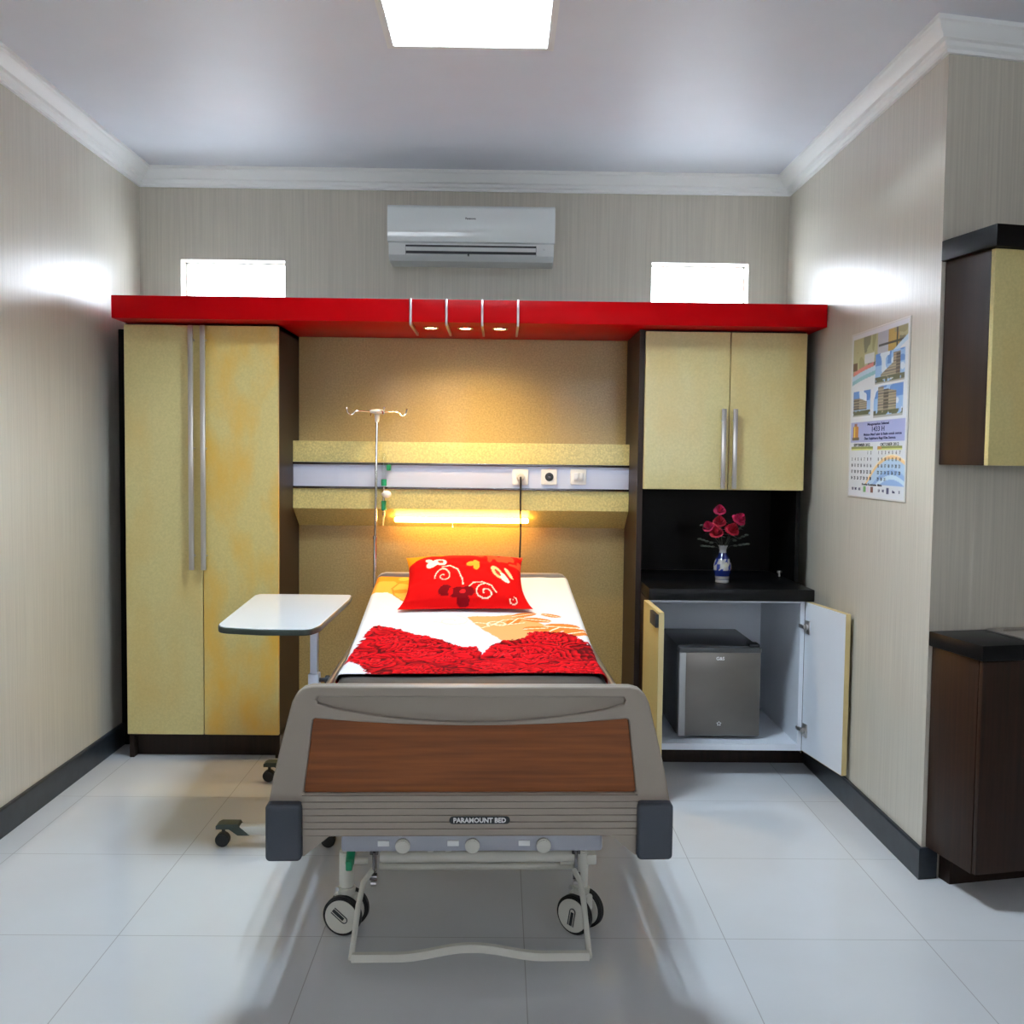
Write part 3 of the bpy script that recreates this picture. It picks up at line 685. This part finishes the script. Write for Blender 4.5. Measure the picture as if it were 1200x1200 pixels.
def sheet_colour(x, y):
    out = np.tile(np.array([.72, .72, .74]), x.shape+(1,)).astype(float)
    wob = .012*(vnoise(x, y, 40, 40, 3)-.5)
    o1 = inpoly(x+wob, y, [(-.60, 1.70), (-.43, 1.78), (-.36, 1.79), (-.30, 1.70), (-.27, 1.62), (-.22, 1.72), (-.20, 2.06), (-.60, 2.06)])
    out[o1] = (.80, .26, .02)
    ye = o1 & (vnoise(x, y, 14, 14, 5) > .5); out[ye] = (.85, .40, .06)
    o2 = inpoly(x, y+wob, [(-.02, 1.43), (.17, 1.47), (.24, 1.40), (.30, 1.30), (.20, 1.17), (.115, 1.13), (.04, 1.27)])
    out[o2] = (.78, .36, .13)
    for cx, cy, rx, ry, an in ((.205, 1.47, .055, .028, .5), (.25, 1.40, .06, .03, -.3), (.16, 1.38, .05, .025, 1.1), (.31, 1.46, .045, .018, -.6), (.34, 1.31, .07, .045, -.2), (.385, 1.24, .06, .04, .4), (.30, 1.27, .05, .035, .9), (.24, 1.29, .05, .03, .2)):
        ca, sa = math.cos(an), math.sin(an); u = ((x-cx)*ca+(y-cy)*sa)/rx; v = (-(x-cx)*sa+(y-cy)*ca)/ry; q = u*u+v*v
        out[q < 1] = (.66, .20, .03); out[(q < 1) & (np.abs(v) < .12)] = (.92, .75, .55); out[(q < .45) & (v > .15)] = (.70, .22, .03)
    for P in (spiral(-.08, 1.38, .07, 1.2, 0), [(-.15, 1.37), (-.08, 1.34), (.02, 1.36), (.10, 1.33), (.2, 1.36)], [(.02, 1.28), (.08, 1.33), (.12, 1.4), (.2, 1.42)], spiral(.10, 1.34, .045, 1.3, 2.)):
        d = seg_dist(x, y, P); out[d < .003] = (.93, .74, .55)
    d = seg_dist(x, y, [(-.285, 1.66), (-.33, 1.75), (-.345, 1.85), (-.32, 1.95), (-.27, 2.0)]); out[d < .004] = (.62, .22, .02)
    rd = inpoly(x+.010*(vnoise(x, y, 60, 60, 9)-.5)*2, y+.012*(vnoise(x, y, 50, 50, 2)-.5)*2, RED)
    val, best = rose_field(x+.02*(vnoise(x, y, 20, 30, 6)-.5), y+.03*(vnoise(x, y, 25, 25, 7)-.5))
    st = vnoise(x, y, 12, 60, 8)
    q = np.clip(val*.75+st*.35, 0, 1)
    q = np.clip((q-.22)/.62, 0, 1); base = np.array([.07, .0008, .002])*(1-q[..., None])+np.array([.74, .004, .010])*q[..., None]
    hi = (val > .86) & (st > .45); base[hi] = (.60, .035, .04)
    out[rd] = base[rd]
    return out, rd, q
# sheet: a draped grid over the mattress top, falling over both sides
NX, NY = 250, 300
xs_ = np.linspace(-.50, .505, NX); ys_ = np.linspace(.70, 2.055, NY)
GX, GY = np.meshgrid(xs_, ys_)
top = np.vectorize(mz)(GY)
hwL, hwR = .428, .432
ex = np.where(GX < 0, np.clip(-GX-hwL+.02, 0, 1), np.clip(GX-hwR+.02, 0, 1))
sgn = np.where(GX < 0, -1, 1)
R_ = .022; ang = np.clip(ex/R_, 0, PI/2); over = np.clip(ex-R_*PI/2, 0, 1)
PX = np.where(ex > 0, sgn*(np.where(GX < 0, hwL, hwR)-.02+R_*np.sin(ang)+over*.10), GX)
PZ = top+.003-np.where(ex > 0, R_*(1-np.cos(ang))+over, 0)
fold = .004*(vnoise(GX, GY, 7, 5, 1)-.4)+.003*(vnoise(GX+.3*GY, GY, 16, 6, 4)-.4)
SCol, rd, qv = sheet_colour(GX, GY)
PZ = PZ+np.clip(fold, 0, 1)+.004*np.where(rd, qv, 0)*(ex < .01)
PX = PX+np.where(over > .005, sgn*.006*np.sin(GY*24)*np.clip(over*20, 0, 1), 0)
front = np.clip((GY-.70)/.02, 0, 1)
PY = GY+.012*np.sin(GX*7)*(1-np.clip((GY-.70)/.1, 0, 1))
tail = (GX > .40) & (GY > 1.05) & (GY < 1.85)
bm = bmesh.new(); V = [[bm.verts.new((PX[i, j], PY[i, j], PZ[i, j])) for j in range(NX)] for i in range(NY)]
for i in range(NY-1):
    for j in range(NX-1): bm.faces.new((V[i][j], V[i][j+1], V[i+1][j+1], V[i+1][j]))
s = MB(); s.bm.free(); s.bm = bm
so = s.build('bed_sheet', 'print', None, sharp=180, mtx=BL)
buf = np.ones((NX*NY, 4), np.float32); buf[:, :3] = SCol.reshape(-1, 3)
so.data.color_attributes.new('Col', 'FLOAT_COLOR', 'POINT').data.foreach_set('color', buf.ravel())
md = so.modifiers.new('thickness', 'SOLIDIFY'); md.thickness = .0015; md.offset = 1
tag(so, 'white bed sheet printed with red roses and orange leaves, spread over the mattress', 'bed sheet')

# pillow: local frame u across, v from lower to upper edge
PN, QN = 150, 110
u = np.linspace(-1, 1, PN); v_ = np.linspace(-1, 1, QN); U, V2 = np.meshgrid(u, v_)
def pillow_col(U, V2):
    out = np.tile(np.array([.60, .003, .003]), U.shape+(1,)).astype(float)
    x = U*.26; y = np.interp(V2, [-1, -.72, -.25, .3, 1], [-.13, -.055, .035, .10, .20])
    o = inpoly(x, y+.02*(vnoise(x, y, 30, 30, 3)-.5), [(-.26, .13), (-.20, .15), (-.10, .165), (-.03, .20), (.02, .25), (-.3, .25)]); out[o] = (.95, .30, .01)
    wr = (y > .10) & (x > -.02) & (vnoise(x, y, 50, 60, 12) > .48) & (y > .17-.9*(x-.02)); out[wr] = (.88, .07, .02)
    cr = (.97, .72, .50)
    for P, w, c_ in ((spiral(-.098, .035, .040, 1.35, 1.2)[:], .0024, cr), ([(-.105, .078), (-.07, .082), (-.035, .065), (-.015, .025), (-.010, -.015)], .0024, cr),
                     (spiral(.085, -.055, .045, 1.35, 3.6, sgn=-1), .0026, cr), ([(.010, -.035), (.035, -.005), (.075, -.002), (.115, -.02), (.13, -.05)], .0026, cr),
                     (spiral(.19, -.09, .022, 1.1, .5), .002, cr)):
        d = seg_dist(x, y, P); out[d < w] = c_
    for cx, cy, rx, ry, an, c_ in ((-.150, .095, .030, .016, .4, (.98, .82, .62)), (-.115, .105, .030, .017, -.2, (.98, .82, .62)), (-.165, .115, .020, .012, -.7, (.98, .82, .62)), (-.113, .105, .014, .008, -.2, (.86, .05, .02)),
                                (.148, .055, .036, .018, -.8, (.96, .55, .22)), (.178, .030, .030, .015, -1., (.98, .80, .60)), (.150, .055, .018, .007, -.8, (.80, .03, .02)), (.20, .06, .028, .008, -.9, (.96, .6, .3)),
                                (.030, .095, .024, .012, .2, (.95, .34, .03)), (.052, .082, .018, .014, 1.2, (.95, .34, .03)), (.052, .105, .016, .010, -.6, (.95, .34, .03)),
                                (-.085, -.045, .030, .030, 0, (.15, .001, .003)), (-.035, -.055, .034, .028, .5, (.15, .001, .003)), (.010, -.050, .028, .026, 0, (.15, .001, .003)), (-.010, -.095, .026, .030, 0, (.15, .001, .003)),
                                (-.062, -.05, .010, .022, 0, (.60, .003, .003)), (-.012, -.05, .012, .010, 0, (.75, .012, .014))):
        ca, sa = math.cos(an), math.sin(an); a = ((x-cx)*ca+(y-cy)*sa)/rx; b = (-(x-cx)*sa+(y-cy)*ca)/ry; out[a*a+b*b < 1] = c_
    return out
def pillow_pt(U, V2, s):
    W = .245+.018*np.abs(V2)**3*np.where(V2 < 0, 1.4, .4); L = .205
    inx = 1-np.abs(U)**3.2; iny = 1-np.abs((V2+1)/2*1.88-.88 if False else V2)**2.6
    body = np.clip(inx, 0, 1)**.5*np.clip(iny, 0, 1)**.8
    flange = np.clip((V2+1)/.16, 0, 1)
    x = U*W*(1-.05*(1-V2**2)); y = V2*L*(1-.06*(1-U**2)*np.where(V2 > 0, -.6, .6))
    z = s*.058*body*np.where(s > 0, 1.1, .9)*flange
    z = z+.006*(vnoise(U*2.+5, V2*2.+5, 2.3, 3., 21)-.5)*body*(s > 0)
    return x, y, z
bm = bmesh.new(); cols = []
def sheetgrid(s):
    x, y, z = pillow_pt(U, V2, s); g = [[bm.verts.new((x[i, j], y[i, j], z[i, j])) for j in range(PN)] for i in range(QN)]
    cols.append(pillow_col(U, V2).reshape(-1, 3))
    for i in range(QN-1):
        for j in range(PN-1):
            q = (g[i][j], g[i][j+1], g[i+1][j+1], g[i+1][j]); bm.faces.new(q if s > 0 else q[::-1])
sheetgrid(1); sheetgrid(-1)
s = MB(); s.bm.free(); s.bm = bm
PM = BL @ T(-.030, 1.675, .833) @ Matrix.Rotation(math.radians(24), 4, 'X') @ Matrix.Rotation(math.radians(1), 4, 'Z')
po = s.build('pillow', 'print', None, sharp=180, mtx=PM)
buf = np.ones((2*PN*QN, 4), np.float32); buf[:, :3] = np.vstack(cols)
po.data.color_attributes.new('Col', 'FLOAT_COLOR', 'POINT').data.foreach_set('color', buf.ravel())
tag(po, 'red pillow printed with cream swirls and orange flowers at the bed head', 'pillow')

# ------------------------------------------------------------------ drip stand
dx, dy = -.574, 4.60
ds = thing('drip_stand', (dx, dy, .45), 'slim chrome drip stand with four hooks fixed at the left corner of the bed head', 'drip stand')
MB().cyl((dx, dy, .50), (dx, dy, .98), .0095, n=16).build('lower_tube', 'chrome', ds, True)
MB().cyl((dx, dy, .98), (dx+.006, dy, 1.535), .0065, n=16).cyl((dx, dy, .968), (dx, dy, .985), .0115, n=16).build('upper_tube', 'chrome', ds, True)
MB().lathe([(.001, .030), (.026, .027), (.034, .020), (.030, .012), (.012, .006), (.010, -.022), (.008, -.03)], (dx+.006, dy, 1.537), 28).build('hook_hub', 'white', ds, True)
for a in (.35, PI/2+.35, PI+.35, 3*PI/2+.35):
    ca, sa = math.cos(a), math.sin(a); r0 = (dx+.006, dy)
    pts = [(r0[0]+ca*r, r0[1]+sa*r, 1.553+h_) for r, h_ in ((.02, 0), (.075, .004), (.10, .002), (.112, -.012), (.124, -.014), (.136, -.004), (.140, .014))]
    MB().tube(pts, .0028, 8).sph(pts[-1], .0055, 10).build('hook', 'chrome', ds, True)
MB().box(dx-.015, dx+.015, dy-.036, dy+.012, .60, .63, .003).build('clamp', 'steel', ds, True)

# ------------------------------------------------------------------ overbed table
tb = thing('overbed_table', (-.79, 3.72, 0), 'white-topped overbed table on a castored steel column, left of the bed', 'table', rz=math.radians(0))
tp = [(-.985, 4.105), (-.605, 4.105), (-.598, 3.985), (-.602, 3.35), (-.62, 3.29), (-.64, 3.275), (-.78, 3.27), (-.91, 3.30), (-.935, 3.32), (-.95, 3.36), (-1.0, 4.07)]
def soft(poly, r=.025):
    out = []; n = len(poly)
    for i in range(n):
        a, b, c_ = Vector(poly[i-1]), Vector(poly[i]), Vector(poly[(i+1) % n])
        d1 = (a-b); d2 = (c_-b); k = min(r, d1.length*.4, d2.length*.4); p, q = b+d1.normalized()*k, b+d2.normalized()*k
        for t in (0, .25, .5, .75, 1): out.append(tuple(p*(1-t)**2+b*2*t*(1-t)+q*t*t))
    return out
def offs(poly, k):
    cx = sum(p[0] for p in poly)/len(poly); cy = sum(p[1] for p in poly)/len(poly)
    return [(cx+(x-cx)*(1-k/.2), cy+(y-cy)*(1-k/.4)) for x, y in poly]
tps = soft(tp)
t1 = MB().mesh(plate_mesh([tps], .020, .004), T(0, 0, .768)).build('edge_band', 'darkgreen', tb, True)
t1.name = 'table_top_edge'
MB().mesh(plate_mesh([offs(tps, .004)], .004, .001), T(0, 0, .7785)).build('tabletop', 'table', tb, True)
cxx, cyy = -.672, 3.62
MB().box(cxx-.05, cxx+.05, cyy-.25, cyy+.1, .748, .758, .002).build('support_plate', 'offwhite', tb, True)
MB().box(cxx-.013, cxx+.013, cyy-.018, cyy+.018, .40, .75, .003).build('inner_column', 'alu', tb, True)
MB().box(cxx-.019, cxx+.019, cyy-.025, cyy+.025, .06, .56, .004).build('outer_column', 'alu', tb, True)
MB().cyl((cxx+.019, cyy-.005, .535), (cxx+.05, cyy-.005, .535), .008, n=16).cyl((cxx+.04, cyy-.005, .535), (cxx+.058, cyy-.005, .535), .017, n=20, bev=.003).build('knob', 'dark', tb, True)
MB().box(cxx-.03, cxx+.03, 3.39, 4.09, .045, .072, .004).build('base_spine', 'offwhite', tb, True)
for yy in (3.40, 4.09):
    l = MB().box(-.90, -.62, yy-.02, yy+.02, .045, .075, .004).build('base_leg', 'offwhite', tb, True)
    for xa, xb, xw in ((-.965, -.86, -.945), (-.56, -.665, -.580)):
        sg = 1 if xb > xa else -1
        MB().prism([(xa, .078), (xa+sg*.012, .084), (xb-sg*.03, .084), (xb-sg*.025, .074), (xb+sg*.01, .045), (xb-sg*.03, .045), (xb-sg*.06, .066), (xa, .066)], yy-.024, yy+.024, 'y').build('end_cap', 'darkgreen', l, True)
        MB().cyl((xw-.002, yy-.016, .024), (xw-.002, yy+.016, .024), .024, n=24, bev=.004).cyl((xw, yy, .03), (xw, yy, .068), .006).build('wheel', 'rubber', l, True)

# ------------------------------------------------------------------ wall calendar (faces -x on the right wall)
CW, CH = .565, .635
RC = T(XR-.0035, 3.6725, 1.5325) @ Matrix.Rotation(-PI/2, 4, 'Z') @ UPF      # local x -> -y world ... front looks to -x
cal = thing('wall_calendar', (XR-.002, 3.6725, 1.21), 'printed wall calendar with building photos, hanging on the right wall', 'calendar')
NA, NB = 170, 230
gx, gy = np.meshgrid(np.linspace(0, 1, NA), np.linspace(0, 1, NB))
def cal_colour(x, y):
    """x left to right, y bottom to top"""
    o = np.tile(np.array([.66, .67, .70]), x.shape+(1,)).astype(float)
    def rect(x0, x1, y0, y1): return (x > x0) & (x < x1) & (y > y0) & (y < y1)
    # top ward photo above a diagonal wave
    ph = rect(.04, .97, .74, .965) & (y > .735+.17*x**1.5+.01*np.sin(x*8)); n = vnoise(x, y, 14, 14, 31)
    for k_, cc in enumerate(((.30, .28, .13), (.42, .40, .22), (.20, .19, .12))): o[ph & (n > k_*.33)] = cc
    o[ph & (x > .48) & (x < .66)] = (.42, .42, .48); o[ph & (x > .66) & (x < .84) & (n > .3)] = (.45, .30, .08); o[ph & (np.abs(y-.885) < .007) & (x > .5)] = (.05, .05, .05)
    o[ph & (np.abs(x-.80) < .012)] = (.04, .04, .04)
    o[rect(.25, .43, .80, .86) & (n > .35)] = (.60, .60, .62); o[rect(.22, .45, .77, .80) & (n > .4)] = (.14, .12, .10); o[rect(.04, .12, .77, .82)] = (.10, .04, .02)
    w = y-(.735+.17*x**1.5+.01*np.sin(x*8)); o[(w < 0) & (w > -.03) & (y > .68) & (x > .03) & (x < .97)] = (.45, .60, .72); o[(w < -.03) & (w > -.055) & (y > .68) & (x < .45) & (x > .03)] = (.25, .50, .55)
    o[(w > -.002) & (w < .022) & (x < .42) & (x > .05)] = (.62, .18, .18)
    for (x0, x1, y0, y1, tx, sh) in ((.45, .93, .665, .84, .70, 1), (.06, .38, .49, .645, .12, 0), (.44, .92, .475, .655, .55, 2)):
        r_ = rect(x0, x1, y0, y1); u_ = (x-x0)/(x1-x0); v2 = (y-y0)/(y1-y0); o[r_] = np.array([.28, .46, .72])
        o[r_ & (v2 > .6) & (vnoise(x, y, 20, 26, 33) > .35)] = (.10, .25, .60); o[r_ & (vnoise(x, y, 13, 22, 35) > .68)] = (.62, .68, .76)
        if sh == 1: bl = r_ & (v2 > .12) & (((u_ > .62) & (u_ < .85) & (v2 < .92)) | ((u_ > .2) & (v2 < .15+.75*u_) & (u_ < .64))); dk = bl & (u_ > .72)
        elif sh == 0: bl = r_ & (v2 > .25) & (v2 < .72-.35*np.clip(u_-.35, 0, 1)) & (u_ < .8) & (u_ > .02); dk = bl & (u_ < .35)
        else: bl = r_ & (v2 > .15) & (((u_ > .15) & (u_ < .35) & (v2 < .97)) | ((u_ > .33) & (v2 < .86-.3*np.clip(u_-.5, 0, 1)) & (u_ < .78))); dk = bl & (u_ > .35) & (u_ < .52)
        o[bl] = (.34, .28, .20); o[bl & ((v2*11) % 1 < .35)] = (.15, .12, .11); o[dk] = (.07, .055, .05); o[dk & ((v2*9) % 1 < .3)] = (.25, .2, .16)
        gr = r_ & (v2 < .22) & (vnoise(x, y, 40, 50, 36) > .25); o[gr] = (.08, .09, .05); o[r_ & (v2 < .06)] = (.35, .35, .32)
    o[rect(.03, .97, .335, .455)] = (.34, .37, .62)
    o[rect(.075, .175, .365, .43)] = (.48, .16, .02); o[rect(.09, .115, .365, .43)] = (.70, .50, .08); o[rect(.06, .19, .345, .365)] = (.12, .08, .05); o[rect(.10, .15, .43, .447)] = (.35, .12, .10)
    # lower half: wave backdrop and month headings
    arc = .245-1.35*(x-.78)**2*.62; lo = (y < .30) & (y > .085)
    o[lo & (y < arc)] = (.40, .56, .74); o[lo & (y < arc-.07) & (x > .35)] = (.26, .42, .70); o[lo & (y < arc-.10) & (y > arc-.125) & (x > .45)] = (.55, .70, .82)
    o[lo & (np.abs(y-arc) < .010)] = (.85, .55, .25); o[lo & (np.abs(y-arc-.012) < .003)] = (.9, .75, .5)
    for x0 in (.05, .53):
        o[rect(x0, x0+.40, .295, .310)] = (.22, .25, .05); o[rect(x0, x0+.40, .285, .295)] = (.65, .66, .20)
    o[rect(.53, .60, .290, .310)] = (.60, .30, .08)
    for x0, cc in ((.30, (.15, .40, .12)), (.43, (.15, .05, .04)), (.70, (.05, .05, .14))): o[rect(x0, x0+.045, .035, .070)] = cc
    o[rect(.36, .40, .035, .070)] = (.7, .55, .68)
    b_ = (x < .018) | (x > .982) | (y < .012) | (y > .988); o[b_] = (.62, .60, .56)
    return o
bm = bmesh.new(); bend = lambda a, b: .0
V = [[bm.verts.new(((gx[i, j]-.5)*CW, (gy[i, j]-.5)*CH, 0)) for j in range(NA)] for i in range(NB)]
for i in range(NB-1):
    for j in range(NA-1): bm.faces.new((V[i][j], V[i][j+1], V[i+1][j+1], V[i+1][j]))
s = MB(); s.bm.free(); s.bm = bm
co_ = s.build('sheet', 'paper', cal, True, mtx=RC)
buf = np.ones((NA*NB, 4), np.float32); buf[:, :3] = cal_colour(gx, gy).reshape(-1, 3)
co_.data.color_attributes.new('Col', 'FLOAT_COLOR', 'POINT').data.foreach_set('color', buf.ravel())
md = co_.modifiers.new('thickness', 'SOLIDIFY'); md.thickness = .002; md.offset = -1
def ctext(txt, x, y, size, width=None, m='ink', name='lettering', bold=.0003):
    return MB().mesh(text_mesh(txt, size, .0002, bold, width=width), RC @ T((x-.5)*CW, (y-.5)*CH, .0006)).build(name, m, cal, True)
ctext('Mengucapkan Selamat', .53, .438, .013, .21, 'inkblue'); ctext('1433 H', .53, .4075, .026, .12, 'inkblue')
ctext('Mohon Maaf Lahir & Batin untuk semua', .60, .378, .013, .36, 'inkblue'); ctext('Dan Sejahtera Bagi Kita Semua', .56, .355, .013, .30, 'inkblue')
ctext('SEPTEMBER 2012', .25, .317, .016, .17); ctext('OKTOBER 2012', .73, .317, .016, .17)
dm = MB()
def days(x0, first, n):
    for d in range(1, n+1):
        q = d-1+first; dm.mesh(text_mesh(str(d), .017, .0002, .0003), RC @ T((x0+(q % 7)*.058-.5)*CW, (.270-(q//7)*.038-.5)*CH, .0006))
days(.075, 5, 30); days(.555, 0, 31); dm.build('dates', 'ink', cal, True)
ctext('Komite Kesehatan  Mitra', .45, .083, .012, .20)
for tx, x_ in (('RSI', .10), ('MK', .16), ('ABS', .23), ('LA', .58), ('HK', .65), ('Bina', .82), ('SI', .91)): ctext(tx, x_, .052, .014, None, 'inkblue')

# ------------------------------------------------------------------ alcove cabinets and sink (frame: u along the alcove wall, d towards the room)
AM = T(XR, ZC, 0) @ Matrix.Rotation(A, 4, 'Z')          # local +x along wall, -y into the room
k = thing('kitchenette_base_cabinet', (XR+.3, ZC-.05, 0), 'dark walnut base cabinet under the sink counter at the right edge', 'cabinet')
D = .225
MB().box(.012, 1.5, -D, -.004, .105, .764, .001).build('body', 'walnut', k, True, mtx=AM)
for i in range(3):
    q = MB().box(.012+.002+i*.49, .012+(i+1)*.49-.002, -D-.018, -D-.001, .108, .760, .0015).build('door', 'walnut', k, True, mtx=AM)
MB().box(.06, 1.45, -D+.16, -.01, 0, .105).build('plinth', 'brown', k, True, mtx=AM)
ct = tag(MB().box(-.002, 1.52, -D-.035, -.003, .765, .812, .003).build('countertop', 'granite', mtx=AM), 'black kitchenette countertop with the sink set in it, at the right edge', 'countertop')
sk_ = thing('sink', (XR+.6, ZC+.02, .812), 'stainless steel sink set in the counter at the right edge', 'sink')
rim = plate_mesh([rrect(.19, .95, -.205, -.018, .02), rrect(.225, .60, -.180, -.045, .025)], .006, .002)
MB().mesh(rim, T(0, 0, .8155)).build('rim', 'steel', sk_, True, mtx=AM)
b = MB(); bm = bmesh.new(); rr = rrect(.225, .60, -.180, -.045, .025); rows = []
for z, kk in ((.8135, 1), (.8130, .98), (.8126, .94), (.8124, .5)):
    rows.append([bm.verts.new((.4125+(x-.4125)*kk, -.1125+(y+.1125)*kk, z)) for x, y in rr])
for i in range(3):
    for j in range(len(rr)): bm.faces.new((rows[i][j], rows[i][(j+1) % len(rr)], rows[i+1][(j+1) % len(rr)], rows[i+1][j]))
bm.faces.new(rows[-1]); bmesh.ops.recalc_face_normals(bm, faces=bm.faces); b._add(bm); b.build('bowl', 'steel', sk_, True, mtx=AM)
k = thing('kitchenette_wall_cabinet', (XR+.3, ZC-.05, 1.347), 'cream-fronted wall cabinet with a brown side and black cornice at the right edge', 'cabinet')
MB().box(.012, 1.5, -D+.012, -.004, 1.347, 1.985, .001).build('body', 'brown', k, True, mtx=AM)
for i in range(3): MB().box(.012+.001+i*.49, .012+(i+1)*.49-.0015, -D-.006, -D+.0115, 1.347, 1.984, .001).build('door', 'cream', k, True, mtx=AM)
MB().box(-.004, 1.52, -D-.030, -.003, 1.986, 2.050, .002).build('cornice', 'black', k, True, mtx=AM)

# ------------------------------------------------------------------ ceiling luminaire
cl = thing('ceiling_light', ((LX0+LX1)/2, (LY0+LY1)/2, H), 'recessed fluorescent ceiling light with louvres above the bed', 'light')
m = MB()
m.box(LX0-.018, LX0+.004, LY0-.018, LY1+.018, H-.006, H-.0005).box(LX1-.004, LX1+.018, LY0-.018, LY1+.018, H-.006, H-.0005)
m.box(LX0, LX1, LY0-.018, LY0+.004, H-.006, H-.0005).box(LX0, LX1, LY1-.004, LY1+.018, H-.006, H-.0005)
m.build('frame', 'white', cl, True)
m = MB().box(LX0, LX0+.003, LY0, LY1, H, H+.09).box(LX1-.003, LX1, LY0, LY1, H, H+.09).box(LX0, LX1, LY0, LY0+.003, H, H+.09).box(LX0, LX1, LY1-.003, LY1, H, H+.09).box(LX0, LX1, LY0, LY1, H+.09, H+.095)
m.build('reflector', 'reflector', cl, True)
m = MB()
for x in (LX0+.172, LX0+.343): m.box(x-.0015, x+.0015, LY0+.003, LY1-.003, H+.004, H+.040)
n_ = 8
for i in range(1, n_): y = LY0+(LY1-LY0)*i/n_; m.box(LX0+.003, LX1-.003, y-.001, y+.001, H+.004, H+.034)
m.build('louvre', 'reflector', cl, True)
for x in (LX0+.086, LX0+.258, LX0+.429):
    MB().cyl((x, LY0+.02, H+.062), (x, LY1-.02, H+.062), .013, n=16).build('tube', 'fluor', cl, True)

# ------------------------------------------------------------------ light
def area(name, loc, size, rot, energy, col, spread=PI):
    l = bpy.data.lights.new(name, 'AREA'); l.shape = 'RECTANGLE'; l.size, l.size_y = size; l.energy = energy; l.color = col; l.spread = spread
    o = bpy.data.objects.new(name, l); C.objects.link(o); o.location = loc; o.rotation_euler = rot; return o
area('daylight_left_clerestory', ((W1[0]+W1[1])/2, YB+.20, (W1[2]+W1[3])/2), (.60, .40), (-PI/2, 0, 0), 125, (.84, .91, 1))
area('daylight_right_clerestory', ((W2[0]+W2[1])/2, YB+.20, (W2[2]+W2[3])/2), (.60, .40), (-PI/2, 0, 0), 125, (.84, .91, 1))
area('daylight_rear_left', (-.9, YR-.25, 1.7), (1.3, 1.3), (PI/2, 0, 0), 22, (.95, .97, 1))
area('daylight_rear_right', (1.37, YR-.25, 1.7), (1.9, 1.3), (PI/2, 0, 0), 32, (.95, .97, 1))
for x in (-.312, -.160, -.009):
    l = bpy.data.lights.new('downlight_beam', 'SPOT'); l.energy = 16; l.color = (1, .70, .30); l.spot_size = math.radians(140); l.spot_blend = 1; l.shadow_soft_size = .02
    o = bpy.data.objects.new('downlight_beam', l); C.objects.link(o); o.location = (x, 4.42, 1.905); o.rotation_euler = (math.radians(8), 0, 0)

w = bpy.data.worlds.new('World'); bpy.context.scene.world = w; w.use_nodes = True
w.node_tree.nodes['Background'].inputs['Color'].default_value = (.85, .93, 1, 1); w.node_tree.nodes['Background'].inputs['Strength'].default_value = 2.5

# ------------------------------------------------------------------ camera
f_, pi_, ya, ro, h_ = 1170.25, .0554, -.0120, .0116, 1.357
cam = bpy.data.cameras.new('camera'); cam.sensor_width = 36; cam.lens = f_/1200*36; cam.clip_start = .05
co = bpy.data.objects.new('camera', cam); C.objects.link(co); bpy.context.scene.camera = co
yr = Vector((-math.sin(ya), math.cos(ya), 0)); Rv = Vector((math.cos(ya), math.sin(ya), 0)); Z = Vector((0, 0, 1))
Fv = yr*math.cos(pi_)-Z*math.sin(pi_); Uv = yr*math.sin(pi_)+Z*math.cos(pi_)
R2 = Rv*math.cos(ro)+Uv*math.sin(ro); U2 = Uv*math.cos(ro)-Rv*math.sin(ro)
mtx = Matrix((R2, U2, -Fv)).transposed().to_4x4(); mtx.translation = (0, 0, h_); co.matrix_world = mtx
sc_ = bpy.context.scene
sc_.view_settings.view_transform = 'Standard'; sc_.view_settings.look = 'None'; sc_.view_settings.gamma = 1; sc_.view_settings.exposure = 0.0
sc_.view_settings.use_curve_mapping = False
